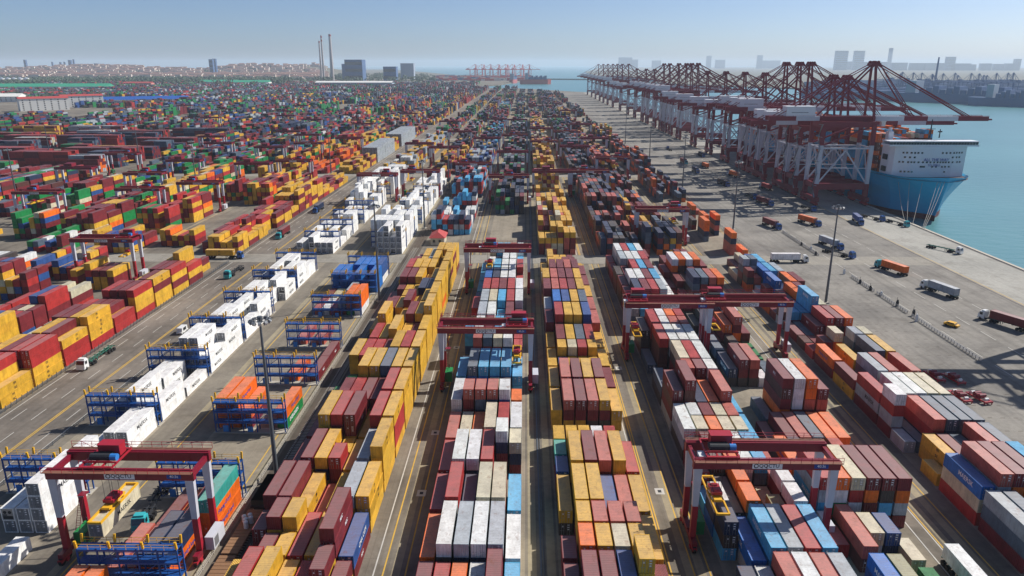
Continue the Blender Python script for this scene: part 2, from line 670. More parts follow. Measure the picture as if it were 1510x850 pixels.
# ------------------------------------------------------------------ containers
CW, GAPX = 2.44, 2.8
LEN = {40: 12.19, 20: 6.06}
BAY0, BAYP = 100.1, 13.28


def container_body(L, ht, reefer=False):
    """walls, posts, rails and the blind end; long axis along Y, centred, standing on z = 0; the door end is at -Y"""
    mb = MB()
    hx, hy = CW / 2, L / 2
    for sx in (-1, 1):
        for sy in (-1, 1):
            x0, x1 = sorted((sx * hx, sx * (hx - 0.16)))
            y0, y1 = sorted((sy * hy, sy * (hy - 0.17)))
            mb.box(x0, x1, y0, y1, 0, ht)
        x0, x1 = sorted((sx * hx, sx * (hx - 0.07)))
        mb.box(x0, x1, -hy + 0.17, hy - 0.17, ht - 0.1, ht - 0.012, skip='fk')
        mb.box(x0, x1, -hy + 0.17, hy - 0.17, 0.02, 0.17, skip='fk')
    for sy in (-1, 1):
        y0, y1 = sorted((sy * hy, sy * (hy - 0.1)))
        mb.box(-hx + 0.16, hx - 0.16, y0, y1, ht - 0.13, ht - 0.012)
        mb.box(-hx + 0.16, hx - 0.16, y0, y1, 0.02, 0.17)
    pit = 0.55 if reefer else 0.36
    dep = 0.012 if reefer else 0.045
    n = int((L - 0.34) / pit)
    p = (L - 0.34) / n
    for sx in (-1, 1):
        prof = []
        for i in range(n):
            y = -hy + 0.17 + i * p
            prof += [(y, 0.02), (y + p * 0.3, 0.02), (y + p * 0.5, 0.02 + dep), (y + p * 0.8, 0.02 + dep)]
        prof.append((hy - 0.17, 0.02))
        for (ya, da), (yb, db) in zip(prof, prof[1:]):
            xa, xb = sx * (hx - da), sx * (hx - db)
            q = [(xa, ya, 0.17), (xb, yb, 0.17), (xb, yb, ht - 0.1), (xa, ya, ht - 0.1)]
            mb.poly(q if sx > 0 else q[::-1])
    k = 6
    w = (CW - 0.32) / k
    for i in range(k):                                 # blind end
        x = -hx + 0.16 + i * w
        for (xa, da), (xb, db) in (((x, 0.03), (x + w * .35, 0.03)), ((x + w * .35, 0.03), (x + w * .5, 0.075)), ((x + w * .5, 0.075), (x + w * .85, 0.075)), ((x + w * .85, 0.075), (x + w, 0.03))):
            mb.poly([(xb, hy - db, 0.17), (xa, hy - da, 0.17), (xa, hy - da, ht - 0.13), (xb, hy - db, ht - 0.13)])
    mb.poly([(-hx + .1, -hy + .1, 0.1), (-hx + .1, hy - .1, 0.1), (hx - .1, hy - .1, 0.1), (hx - .1, -hy + .1, 0.1)])
    mb.poly([(-hx + .1, -hy + .16, ht - 0.06), (hx - .1, -hy + .16, ht - 0.06), (hx - .1, hy - .1, ht - 0.06), (-hx + .1, hy - .1, ht - 0.06)])
    return mb


def container_roof(L, ht):
    mb = MB()
    hx, hy = CW / 2 - 0.07, L / 2 - 0.1
    n = int(2 * hy / 0.42)
    p = 2 * hy / n
    z0, z1 = ht - 0.03, ht - 0.005
    prof = []
    for i in range(n):
        y = -hy + i * p
        prof += [(y, z0), (y + p * .25, z0), (y + p * .45, z1), (y + p * .8, z1)]
    prof.append((hy, z0))
    for (ya, za), (yb, zb) in zip(prof, prof[1:]):
        mb.poly([(-hx, ya, za), (hx, ya, za), (hx, yb, zb), (-hx, yb, zb)])
    return mb


def door_leaf(sx, ht):
    """one door leaf with two locking bars, at the -Y end"""
    mb = MB()
    x0, x1 = sorted((sx * 0.02, sx * 1.05))
    mb.box(x0, x1, 0.02, 0.07, 0.19, ht - 0.15, 0, skip='k')
    for z in (0.85, 1.4, 1.95):
        mb.box(x0 + .06, x1 - .06, 0.0, 0.02, z, z + 0.05, 0, skip='k')
    if sx > 0:
        for z_, w_ in ((2.1, .42), (1.62, .5), (1.18, .34)):
            mb.box(.5 - w_ / 2, .5 + w_ / 2, .012, .02, z_, z_ + .2, 2)
    else:
        mb.box(-.62, -.4, .012, .02, 1.75, 2.05, 2)
    for f in (0.3, 0.72):
        x = sx * f
        mb.tube((x, -0.015, 0.1), (x, -0.015, ht - 0.08), 0.03, n=5, mi=1)
        xa, xb = sorted((x, x + sx * 0.24))
        mb.box(xa, xb, -0.05, -0.02, 1.02, 1.07, 1)
    return mb


def reefer_unit(ht):
    mb = MB()
    mb.box(-1.02, 1.02, 0.0, 0.12, 0.2, ht - 0.15, 0)
    mb.box(-0.9, 0.9, -0.02, 0.0, 0.35, 1.0, 1)
    for sx in (-0.45, 0.45):
        mb.tube((sx, -0.03, 1.75), (sx, 0.0, 1.75), 0.33, n=10, mi=1)
    mb.box(-0.9, -0.1, -0.02, 0.0, 1.08, 1.32, 1)
    return mb


HT = 2.59
MESH = {}
for L in (40, 20):
    MESH['body', L] = container_body(LEN[L], HT).mesh('container_walls', M['paint'])
    MESH['rbody', L] = container_body(LEN[L], HT, True).mesh('reefer_walls', M['paint'])
    MESH['roof', L] = container_roof(LEN[L], HT).mesh('container_roof', M['roof'])
MESH['door', -1] = door_leaf(-1, HT).mesh('container_door', [M['paint'], M['steel'], M['print_white']])
MESH['door', 1] = door_leaf(1, HT).mesh('container_door', [M['paint'], M['steel'], M['print_white']])
MESH['unit'] = reefer_unit(HT).mesh('cooling_unit', [M['steel'], M['dark']])

TEXT = {}
for key, body, size, mat in (('y', 'm\nsc', 1.25, 'print_dark'), ('w', 'MAERSK', 1.3, 'print_dark'), ('c', 'MAERSK', 1.3, 'print_white'), ('u', 'MAERSK', 1.3, 'print_white'),
                             ('b', 'CMA CGM', 1.2, 'print_white'), ('n', 'CMA CGM', 1.2, 'print_white'), ('o', 'Hapag-Lloyd', 1.15, 'print_blue'), ('g', 'MAERSK', 1.3, 'print_dark'),
                             ('v', 'EVERGREEN', 1.25, 'print_white'), ('m', 'MSC', 0.9, 'print_white'), ('e', 'MAERSK', 1.2, 'print_dark')):
    TEXT[key] = text_mesh('side_lettering', body, size, M[mat])


class Box:
    __slots__ = ('x', 'y', 'z', 'L', 'c', 'blk', 'col', 'bay', 'tier', 'half', 'ntier', 'reefer', 'rgb', 'area', 'ht', 'rot')


ORD = ['first', 'second', 'third', 'fourth', 'fifth', 'sixth', 'seventh', 'eighth', 'ninth', 'tenth', 'eleventh', 'twelfth', 'thirteenth', 'fourteenth', 'fifteenth', 'sixteenth', 'seventeenth', 'eighteenth', 'nineteenth', 'twentieth']
BOXES = []
DEFPAL = {'L': 'yyymmmryr', 'A1': 'w', 'A2': 'wwuo', 'B': 'yyymmry', 'C': 'wgrcmensk', 'D': 'yymmpy', 'E': 'mrwgcpnk', 'F': 'morpgenw', 'G': 'mpgecrso'}


def add_col(blk, col, bay, y, L, tops, n, half='', x0=None, pitch=GAPX, pal=None, reefer=False, ht=HT, jit=True):
    """one column of n containers; tops = colours from the top down, the rest from the block's palette"""
    x0 = BLOCKX[blk] if x0 is None else x0
    pal = pal or DEFPAL[blk]
    for tr in range(n):
        b = Box()
        k = n - 1 - tr
        b.c = tops[k] if k < len(tops) else random.choice(pal)
        b.x = x0 + col * pitch + CW / 2 + (random.uniform(-.05, .05) if jit else 0)
        b.y = y + LEN[L] / 2 + (random.uniform(-.1, .1) if jit else 0)
        b.z = tr * ht
        b.L, b.blk, b.col, b.bay, b.tier, b.half, b.ntier, b.reefer, b.ht = L, blk, col, bay, tr, half, n, reefer, ht
        b.rot = False
        b.rgb = jitter(PAL[b.c]) if not reefer else jitter(lin(238, 238, 235), .03)
        BOXES.append(b)


def parse_cell(blk, col, bay, y, tok, ht=HT, **kw):
    """'3wg' three high, white on grey ...; 'a/b' two short ones, front and rear; '' empty"""
    if '/' in tok:
        f, r = tok.split('/')
        if f and f != '0':
            add_col(blk, col, bay, y, 20, f[1:], int(f[0]), 'front', ht=ht, **kw)
        if r and r != '0':
            add_col(blk, col, bay, y + 6.64, 20, r[1:], int(r[0]), 'rear', ht=ht, **kw)
    elif tok and tok != '0':
        add_col(blk, col, bay, y, 40, tok[1:], int(tok[0]), ht=ht, **kw)


# what stands in each bay, column by column from the left; bays counted away from the viewer
NEAR = {
    'B': {-1: '2y 3r 3y 2y 2r 2p/3m 2m', 0: '0/2m 2m/3m 2y/3y 2r 2y 4mm 2bm', 1: '3mm 3mm 2y 1r 2y 3gyy 3yyy',
          2: '2m 3mym 3yny 3rm/2y 2y 3gyy 4yyyy', 3: '2m 4yyy 4rmy 4mmy 2y 4rm 4yrry', 4: '2v 3m 3r 3m 3m 4rmy 4yyyy', 5: '1v 1r 4yy 4yy 4sn 4yyy 4yyyy',
          6: '3y 3rr 3ry 3my 4yyy 4ryy 4yyyy', 7: '1m 3rm 3yy 4yy 3yy 3my 4yyy', 8: '2y 4yyy 2m 3ym 4mmm 4ymm 5yyyy', 9: '1y 3my 3yy 4my 3yy 4ymm 5yyyy', 10: '2m 2m/3m 3y/3y 3y/3y 4ny 4nbb 5yyyo',
          11: '1y 4mmy 4mmy 4ymy 3y 4y 5yyyy', 12: '2y 4rmy 4ymy 4yyy 4yyy 3y 5yymy', 13: '1m 3my 3yy 3gs 4yy 3yy 5ymyy', 14: '0 2m 3yy 3ey 4yyy 4yy 4yyy'},
    'C': {-1: '2m 2rm 2om 2wn 3mm 2cg', 0: '2or 3wkk 3gnu 3wnb 3gmm 2we', 1: '2rm 3rmo 2nm 3ewm 3erm 2ca', 2: '2ra 3wmm 3wnn 3rmm 0/4wnma 0/3enm',
          3: '2pm 2em 2om 3em 3rk 3wsn', 4: '3wgm 4pmma/2m 4psnn/2s 4pnmk/3e 4wbuk/3k 3osm/0', 5: '3cbm 4sbuk 4cubm 4cubk 4cubs 3ccm', 6: '2we/0 2m/4pmk 2s/4smk 2e/4emk 2w/4wnk 2ub/3rm',
          7: '4ccb/0 4wnb 4mm 4cub 4nm 3rn', 8: '2r 4gsk 4wk 3cm 4mk 3mn', 9: '3rwm 4gsm 4ekm 4cum 4rmk 4wgs', 10: '2bk 4rmm 4rmk 4mkm 4rmk 4wgs', 11: '2cm 4usk 4nwk 4wgk 4wgs 3rmw', 12: '2cn 4cwk 4cmk 4wgm 4wgk 4rmw',
          13: '2ck 3ww 3nw 4wgm 4wgm 3cwk', 14: '1r 4ewm 4cum 4cum 4rwm 4wcm'},
    'D': {-1: '2mm 3mma 3mmm 3byk 2t/4yym 2mm', 0: '2mm/0 3oym/3yym 3yym/3pmk 3eym/3pmk 3yyk/3pmm 2yym', 1: '2yk 3yym 3yym 2bm 2pm 2yym', 2: '2bm/2tm 3yym 3mym 3pmm 3yyk 2rm',
          3: '2yk/0 2ym/0 2ym/0 2wm/0 2rm/0 0', 4: '2yy 3pmy 3mmy 3pmk 3ymk 2yyk', 5: '2yy 3pmy 3mmk 3ymm 3mmk 2mmy', 6: '2yk 2bym/3yym 2yyk/3eym 2yyk/3rym 2yym/3yyk 2ymy', 7: '2yy 3mmy 3ymm 3snk 3rmm 2yym',
          8: '3mmk 4rmym 4yymk 4yymm 4bbmk 3pmy', 9: '3wmk 4ubmy 4bnmm 4yymm 4snmk 3pmm', 10: '4mmyk 4pmym 4rmmm 4mmyk 4yymm 3yym', 11: '4ymk 4pmk 4mmm 4mmy 4ymk 3mmk', 12: '2emk 4mmm 4mkm 4pmm 4mmm 3mm', 13: '2yk 3ymm 3yym 3myk 3mmy 2ym', 14: '2kk/0 3yym 2ym 2yy 2mm 0'},
    'E': {-1: '2n 2wn 3pam 3wgk 3pmk 3gsm', 0: '0/3nk 2ugr 3ccg 3ggm 3rmm 3ccm', 1: '3wnu/1c 2kk 3oao/3oam 1k 2ls/1e 3wma/3wma', 2: '2rmo 3akm 3oma 3wgk 3csk 2pmk', 3: '3wg 3eg/3wk 3ok/3mk 3eg/3ek 3eg/3pk 2cn',
          4: '4mamg 5mama 3nb 3oam 4pma 2ck', 5: '2sk 1ck 4pmmk/0 4mmak/0 4wgsk/0 1c', 5.5: '0 0 4ekmm 4rmam 4wgsm 2ck', 6.5: '1s 4raaa 4wgkk 4wgmm 4wgks 2un', 7.5: '3kka 4rraa 4wgk/4wk 4pmk/4omk 4pmm/4rmk 2cbk',
          9: '3gsk 3cak 3mka 3smk 3wsm 2ckk', 10: '3mkm 4nka 4mam 4rmk 4gsk 3wkm', 11: '3mak 4wsk 4wgs 4mka 4ckm 3wkm', 12: '3kma 3mka 4rmk 4ckb 4mak 3gkm', 13: '2rmk 4gsk 4wgk 4wkm 4rkm 2rm', 14: '2rak 4wgk 4rmm 4cum 4wgs 3mkm'},
    'G': {-1: '3gsm 3smk 2wkm 3pam 3mam 2em', 0: '3uer 4pgmm 4mokk 4mmka 4csnk 2mk', 1: '1y/0 2yy 2mk 2sk 3pmm 3ssn', 2: '1g/4wrgm 1sk 3prnk 3snkm 3ssnk 3ssmk', 3: '3rgm 2sk 3wsnm 3wgsk 3egsm 3esnk',
          4: '2mym 0 3gskm 3pmka 2ssk 3pmmk', 5: '2omk 1mk 2yym 1y 3snk 3yykm', 6: '1r/1a 2m/1m 3eoms/0 1ws/1s 3gsn/0 3ens/2r', 7: '1m 1s 2mrk 3rmk 3mka 3oam', 8: '2a/1m 2cm 2cmk 4ccub 3egk 1y', 9: '1o 1m 2sk 3oak 3mak 1e/0', 10: '1gk/0 2mp/1w 3uuk 2wsk 3oak 3mam',
          11: '3mk/4gsmk 2pk/4sgmk 3usk 3ccb 3gsm 1e', 12: '1e 2e/1m 3bbk 3ccb 2rm 0', 13: '0 1m 2em 1g 0 0', 14: '0 0 0 0 0 0'},
}
FBAYS = [(90.2, '0 2ubm 2lkm 0 1v 0'), (104.2, '0 2pam 0 0 1e/0 0'), (107.9, '1r/0 0 2egk/0 2bnk/0 0 0'), (116.8, '4rgcm 4owvo 4erwm 4momm 4mkcm 4mogm'), (130.1, '2oa 2sm 1m 1k 2pm 0'), (141.3, '1m 2mk 2pk 2skm 2oom 2oam'),
         (154.6, '0 1s 5mamoa 5wwwmm 5oopmk 4mpmk'), (178.0, '2nkk 3mmk 3pmk 1w/0 1s 0'), (191.5, '2sk 1a 2kk 1p 1v 0'), (204.9, '0 1mk 3oma 4pmoak 2mk 0'), (218.5, '1k 2kk 3mmk 4pwsk 3wsk 0'), (232.5, '2mk 2ak 2sk 1m 0 0'), (247.0, '0 1mk 4nskm 4smka 4pmam 4omak'),
         (259.8, '1m 2mkm 2akm 3mkm 2mk 1k'), (271.8, '2mkc 4womk 4oamk 4wscm 4omak 3mmk'), (286.5, '1k 2mk 2kmm 3mwk 3mok 2mmk')]
LBAYS = {-1: (161.6, '3m 4mm 4mm 4rm 4ry 2yy'), 0: (174.9, '3m 3em 4ym 4my 4rm 4rryy'), 1: (188.2, '2e 3em 3mm 4yy 4my 3yrr'), 2: (201.4, '2r 3er 4mm 4mm 4yy 4yyyr'), 3: (214.7, '1w 3rm 3mm 3mm 3my 2rr'), 4: (228.0, '1e 2mm 4rmm 4mmm 4mmm 4ryyr'),
         5: (241.3, '2ye 2yk 3yy 3my 4mym 4ymyy'), 6: (254.6, '1y 2ym 3ymk 4mmk 4mmm 4rymy'), 7: (267.9, '0 1m 2yk 4ymk 5yym 3rym'), 8: (281.2, '0 0 0 0 2m 0'), 9: (294, '0 0 0 0 0 0')}
for blk, bays in NEAR.items():
    y0 = 117.6 if blk == 'G' else BAY0
    for k, row in bays.items():
        y = y0 + BAYP * k
        for col, tok in enumerate(row.split()):
            parse_cell(blk, col, k, y, tok, ht=2.75 if blk == 'G' else HT)
for k, (y, row) in enumerate(FBAYS):
    for col, tok in enumerate(row.split()):
        parse_cell('F', col, k, y, tok)
for k, (y, row) in LBAYS.items():
    for col, tok in enumerate(row.split()):
        parse_cell('L', col, k, y, tok)

# refrigerated rows: a rack between every two bays
A1R = [126.0, 154.6, 183.2, 209.5, 236.2, 263.5, 290.5]
A2R = [98.6, 125.0, 151.6, 178.2, 204.8, 232.5, 258.5, 285.0]
A1ROWS = {0: ('0 0 0 2ww 2ww 4wwww', '0 0 1w 2ww 0 0'), 1: ('0 0 0 1w 2ww 2ww', '0 0 2ww 3www 0 2ww'), 2: ('0 1w 2ww 2ww 0 1w', '0 0 0 4wwww 4wwww 2ww'), 3: ('0 0 1w 2ww 0 3www', '0 2ww 3www 3www 0 2ww'),
          4: ('0 0 0 3www 1w 3www', '1w 0 3www 3www 2ww 0'), 5: ('0 1w 0 2ww 3www 2ww', '0 2ww 3www 0 3www 3www'), 6: ('0 0 3www 3www 0 2ww', '')}
for i, yr in enumerate(A1R):
    fr, re = A1ROWS[i]
    for side, row in ((0, fr), (1, re)):
        y = yr - 1.5 - 12.19 if side == 0 else yr + 1.5
        for col, tok in enumerate(row.split()):
            if tok != '0':
                add_col('A1', col, 2 * i + side, y, 40, tok[1:], int(tok[0]), reefer=True)
add_col('A1', 5, -1, 95.6, 40, 'w', 1, reefer=True)
A2ROWS = {0: ('2oo 2oo 0 0 0 0', '0 1p 1p 2n 2nok 0'), 1: ('0 0 1m 1o 2mk 3too', '0 0 0 0 0 0'), 2: ('0 0 0 0 0 0', '3ooo 3ooo 2om 0 0 2ov'), 3: ('0 0 0 0 0 0', '0 0 0 1o 0 1m'), 4: ('0 0 0 0 0 1m', '0 1p 0 1p 0 0'),
          5: ('0 0 0 0 0 0', '1p 1w 1r 2gm 3oov 3oow'), 6: ('1m 1e 1e 2g 0 0', '3uuu 3uuu 2uu 3uuu 0 3uuu'), 7: ('0 2uu 3uuu 3uuu 3uuu 3bb', '')}
for i, yr in enumerate(A2R):
    fr, re = A2ROWS[i]
    for side, row in ((0, fr), (1, re)):
        y = yr - 1.4 - 12.19 if side == 0 else yr + 1.4
        for col, tok in enumerate(row.split()):
            if tok != '0':
                add_col('A2', col, 2 * i + side, y, 40, tok[1:], int(tok[0]))
add_col('A2', -2, 99, 102.5, 40, 'e', 1, reefer=True, x0=-66.92, jit=False)
BOXES[-1].z = 6.4
BOXES[-1].rgb = PAL['e']

# ---- farther blocks, by palette
PALF = {'L': 'yyyymmmyr', 'A1': 'w', 'A2': 'w', 'B': 'bcrmynns', 'C': 'nkmsngakv', 'D': 'yypmpyeym', 'E': 'nnkmasnpk', 'F': 'nkmyasnpo', 'G': 'mkonsp'}
MIX1, MIX2, MIX3 = 'vvvvmmmmmorrybbnnewtsk', 'vvmmmmrrynnbkasg', 'mmmrnnnbsakvvyg'
blocks = [(nm, x) for nm, x in BLOCKX.items()]
xl = -172.0
i = 0
while xl > -2700:
    blocks.append(('far%d' % i, xl))
    xl -= 24.0 if i % 2 == 0 else 31.0
    i += 1


def in_cross(y):
    return any(a - 0.5 < y + 12.4 and y < b_ + 0.5 for a, b_ in CROSS)


FARY = 905.0
rng = random.Random(5)
for nm, x in blocks:
    isfar = nm.startswith('far')
    y = 155.0 if isfar else 318.2
    idx = int(nm[3:]) if isfar else -1
    ymax = 2290 if x > -30 else (2700 if x > -200 else 3500)
    if x < -1150:
        y = 1500.0
    ncol = 7 if nm == 'B' else 6
    run, base, thin, bcol = 0, 3, False, "m"
    while y < ymax:
        if in_cross(y):
            y += 1.0
            continue
        if isfar and x < -330 and x > -640 and 560 < y < 900 and idx % 2 == 0:
            pass
        dens, pal, reefer = 1.0, PALF.get(nm, MIX1), False
        if nm in ('A1', 'A2'):
            if y < 520:
                reefer = True
                dens = 0.85
            elif y < 800:
                pal = 'ggyymyg' if nm == 'A1' else 'yymrnk'
            else:
                pal = MIX3
        if nm == 'C' and 345 < y < 402:
            dens = 0.0
        if nm == 'C' and 318 < y < 345:
            dens = 0
        if nm == 'B':
            if y < 352:
                dens = 0
            elif y < 560:
                pal = 'crmwgrmncr'
        if nm == 'G':
            dens = 0.12 if y < 420 else (0.6 if y < 900 else 0.35)
        if nm == 'F' and 318 < y < 420:
            dens = 0.7
        if isfar:
            pal = MIX1 if idx < 4 else (MIX2 if idx < 8 else MIX3)
            if idx in (0, 1) and y > 320:
                pal = 'yymmyrmvoyr'
            if idx in (2, 3, 4) and 325 < y < 540:
                pal = 'vvmrmvoymbe'
            if idx in (0, 1) and y <= 320:
                pal = 'mmrrmyyebm'
        if y > 800:
            pal = pal + MIX3
        if y > 2000:
            pal = 'nnkmavsgr'
        if y > 2350 and rng.random() < .35:
            dens = 0.0
        run -= 1
        if run <= 0:
            run = rng.randint(3, 9)
            base = rng.choice((2, 3, 3, 4, 4, 5))
            thin = rng.random() < (0.16 if not isfar else 0.34)
            bcol = rng.choice(pal)
        else:
            pass
        if dens > 0 and not (thin and rng.random() < 0.7):
            short = rng.random() < 0.22 and y < FARY and not reefer
            for col in range(ncol):
                if rng.random() > dens * 0.97:
                    continue
                n = max(1, min(5, base + rng.choice((-1, -1, 0, 0, 0, 1))))
                if rng.random() < 0.08:
                    n = max(0, n - 2)
                if n == 0:
                    continue
                c0 = bcol if rng.random() < 0.5 else rng.choice(pal)
                bx = x + col * GAPX
                if y < FARY:
                    if short:
                        for hh in (0, 6.64):
                            add_col(nm, col, 0, y + hh, 20, rng.choice(pal), n, x0=x, pal=pal, reefer=reefer)
                    else:
                        add_col(nm, col, 0, y, 40, c0, n, x0=x, pal=pal, reefer=reefer)
                else:
                    if y > 1250:
                        add_col(nm, col, 0, y, 40, c0, 1, x0=x, pal=pal, ht=HT * n)
                    else:
                        add_col(nm, col, 0, y, 40, c0, n, x0=x, pal=pal)
        y += BAYP
# long piles lying crosswise
BOXES = [b for b in BOXES if not (-760 < b.x < -330 and 548 < b.y < 905)]
yy = 575.0
while yy < 890:
    xx = -345.0
    while xx > -745:
        nb = rng.randint(2, 5)
        pc = rng.choice(('nb', 'mrm', 'mrn', 'ym', 'mra', 'smn', 'mog', 'vmr', 'rrm', 'mmn', 'gem'))
        hh_ = rng.choice((3, 4, 5, 5))
        for i_ in range(nb):
            if xx < -745:
                break
            for r_ in range(6):
                s0 = len(BOXES)
                add_col('far0', 0, 0, yy + r_ * 2.6, 40, '', max(1, hh_ - (rng.random() < .2)), x0=xx, pal=pc)
                for b in BOXES[s0:]:
                    b.rot = True
                    b.x, b.y = xx, yy + r_ * 2.6
            xx -= 12.6
        xx -= rng.choice((8, 16, 34, 50))
    yy += 29
BOXES = [b for b in BOXES if not ((-1010 < b.x < -690 and 1180 < b.y < 1480) or (-1500 < b.x < -900 and 1150 < b.y < 1900))]
# two big grey piles and long piles lying crosswise in the distance
for (xa, ya, nx, ny, c) in ((-143, 640, 5, 7, 'g'), (-146, 770, 6, 8, 'g')):
    BOXES = [b for b in BOXES if not (xa - 4 < b.x < xa + nx * GAPX + 1 and ya - 7 < b.y < ya + ny * 12.5 + 5)]
    for ix in range(nx):
        for iy in range(ny):
            add_col('pile', ix, 0, ya + iy * 12.5, 40, c * 6, 5 if c == 'g' else 5, x0=xa, pal='gs')

# ---- which ones show largest: a small depth buffer seen from the camera
cp, sp = math.cos(PITCH), math.sin(PITCH)
FWD = np.array([-math.sin(YAW) * cp, math.cos(YAW) * cp, -sp])
RGT = np.array([math.cos(YAW), math.sin(YAW), 0.0])
UPV = np.cross(RGT, FWD)


def pix(p):
    d = np.asarray(p, float) - np.array([0, 0, CAM_H])
    z = d @ FWD
    return 755 + F_PX * (d @ RGT) / z, 425 - F_PX * (d @ UPV) / z, z


def rank_boxes(cands, S=0.6):
    Wd, Hd = int(1510 * S), int(850 * S)
    zb = np.full((Hd, Wd), -1.0)
    ib = np.full((Hd, Wd), -1, int)
    for i, b in enumerate(cands):
        hx, hy = CW / 2, LEN[b.L] / 2
        P = np.array([(b.x + sx * hx, b.y + sy * hy, b.z + sz * b.ht) for sz in (0, 1) for sy in (-1, 1) for sx in (-1, 1)])
        u, v, z = pix(P)
        if z.min() < 5:
            continue
        u, v, w = u * S, v * S, 1.0 / z
        side = (1, 3, 7, 5) if b.x + hx < 0 else (2, 0, 4, 6)
        for q in ((4, 5, 7, 6), (0, 1, 5, 4), side):
            qu, qv, qw = u[list(q)], v[list(q)], w[list(q)]
            x0, x1 = max(0, int(qu.min())), min(Wd - 1, int(qu.max()) + 1)
            y0, y1 = max(0, int(qv.min())), min(Hd - 1, int(qv.max()) + 1)
            if x1 <= x0 or y1 <= y0:
                continue
            gx, gy = np.meshgrid(np.arange(x0, x1 + 1) + .5, np.arange(y0, y1 + 1) + .5)
            s1 = np.ones(gx.shape, bool)
            s2 = np.ones(gx.shape, bool)
            for a in range(4):
                c = (a + 1) % 4
                cr = (qu[c] - qu[a]) * (gy - qv[a]) - (qv[c] - qv[a]) * (gx - qu[a])
                s1 &= cr >= 0
                s2 &= cr <= 0
            ins = s1 | s2
            A = np.array([[qu[1] - qu[0], qv[1] - qv[0]], [qu[2] - qu[0], qv[2] - qv[0]]])
            if abs(np.linalg.det(A)) < 1e-6:
                continue
            gr = np.linalg.solve(A, np.array([qw[1] - qw[0], qw[2] - qw[0]]))
            ww = qw[0] + gr[0] * (gx - qu[0]) + gr[1] * (gy - qv[0])
            sub = zb[y0:y1 + 1, x0:x1 + 1]
            hit = ins & (ww > sub)
            sub[hit] = ww[hit]
            ib[y0:y1 + 1, x0:x1 + 1][hit] = i
    ar = np.bincount(ib[ib >= 0], minlength=len(cands))
    for b, a in zip(cands, ar):
        b.area = int(a)


for b in BOXES:
    b.area = 0
near = [b for b in BOXES if b.y < 330 and b.blk in BLOCKX]
rank_boxes(near)
dry = sorted([b for b in near if not b.reefer and b.area > 0], key=lambda b: -b.area)[:298]
ref = sorted([b for b in near if b.reefer and b.area > 0], key=lambda b: -b.area)[:200]
ONE = set(map(id, dry)) | set(map(id, ref))

WHERE = {'L': 'block behind the road fence', 'A1': 'reefer rows beside the road', 'A2': 'rack rows inside the mast line', 'B': 'block beside the railway track', 'C': 'block under the middle gantry',
         'D': 'block across the dark lane', 'E': 'block with the signed gantry', 'F': 'block with the tallest stacks', 'G': 'block nearest the open apron'}
GROUP = {k: 'containers in the ' + v for k, v in WHERE.items()}
bayno = {}
for blk in BLOCKX:
    ys = sorted({(b.bay) for b in near if b.blk == blk})
    for i, k in enumerate(ys):
        bayno[blk, k] = i
used_labels = set()


def make_container(b):
    ree = b.reefer
    flip = rng.random() < (0.35 if not ree else 0.12)
    name = 'reefer_container' if ree else 'shipping_container'
    o = put(name, MESH['rbody' if ree else 'body', b.L], None, (b.x, b.y, b.z), math.pi if flip else 0, b.rgb)
    if b.ht > HT:
        o.scale = (1, 1, b.ht / HT)
    put('roof', MESH['roof', b.L], o, color=b.rgb)
    y = -LEN[b.L] / 2
    for sx in (-1, 1):
        put('door', MESH['door', sx], o, (0, y + 0.02, 0), 0, lin(128, 132, 137) if ree else b.rgb)
    if ree:
        put('cooling_unit', MESH['unit'], o, (0, -y - 0.02, 0), math.pi)
    key = b.c
    if key in TEXT and (key in 'yocuv' or rng.random() < 0.55) and b.L == 40 and not (b.blk == 'A2' and key == 'u'):
        # lettering on the long side that faces the camera
        world_side = 1 if b.x < 0 else -1
        sx = world_side * (-1 if flip else 1)
        t = put('side_lettering', TEXT[key], o)
        zc = 1.35 if key != 'y' else 1.4
        off = rng.uniform(-1.5, 1.5)
        t.location = (sx * (CW / 2 - 0.012), off, zc)
        t.rotation_euler = (R(90), 0, R(90) * sx)
    size = 'long' if b.L == 40 else b.half + ' short' if b.half else 'short'
    tier = 'top' if b.tier == b.ntier - 1 else ('ground' if b.tier == 0 else ORD[b.tier])
    lab = '%s %s container, %s tier, %s column, %s bay, %s' % (CNAME[b.c], size, tier, ORD[max(0, b.col)], ORD[bayno[b.blk, b.bay]], WHERE[b.blk])
    if b.blk == 'A2' and b.bay == 99:
        lab = 'cream refrigerated container hanging from the yellow spreader of the nearest gantry crane'
    elif ree:
        lab = lab.replace('long container', 'reefer')
    if lab in used_labels:
        lab = lab.replace(' tier', ' layer')
    used_labels.add(lab)
    tag(o, lab, 'reefer container' if ree else 'shipping container', GROUP[b.blk])
    return o


for b in dry + ref:
    make_container(b)

# the rest as one mesh with a colour per face
rest = [b for b in BOXES if id(b) not in ONE]
n = len(rest)
X = np.array([b.x for b in rest])
Y = np.array([b.y for b in rest])
Z = np.array([b.z for b in rest])
HY = np.array([LEN[b.L] / 2 for b in rest])
HX = np.array([LEN[b.L] / 2 if b.rot else CW / 2 for b in rest])
HY = np.where([b.rot for b in rest], CW / 2, HY)
HH = np.array([b.ht - 0.03 for b in rest])
RGB = np.array([b.rgb for b in rest])
corn = np.array([(sx, sy, sz) for sz in (0, 1) for sy in (-1, 1) for sx in (-1, 1)], float)
V = np.empty((n, 8, 3))
V[:, :, 0] = X[:, None] + corn[None, :, 0] * (HX[:, None] - 0.015)
V[:, :, 1] = Y[:, None] + corn[None, :, 1] * (HY[:, None] - 0.015)
V[:, :, 2] = Z[:, None] + corn[None, :, 2] * HH[:, None]
FQ = np.array([(4, 5, 7, 6), (0, 1, 5, 4), (1, 3, 7, 5), (3, 2, 6, 7), (2, 0, 4, 6)])
FI = (np.arange(n)[:, None, None] * 8 + FQ[None]).reshape(-1)
me = bpy.data.meshes.new('stacked_containers')
me.vertices.add(n * 8)
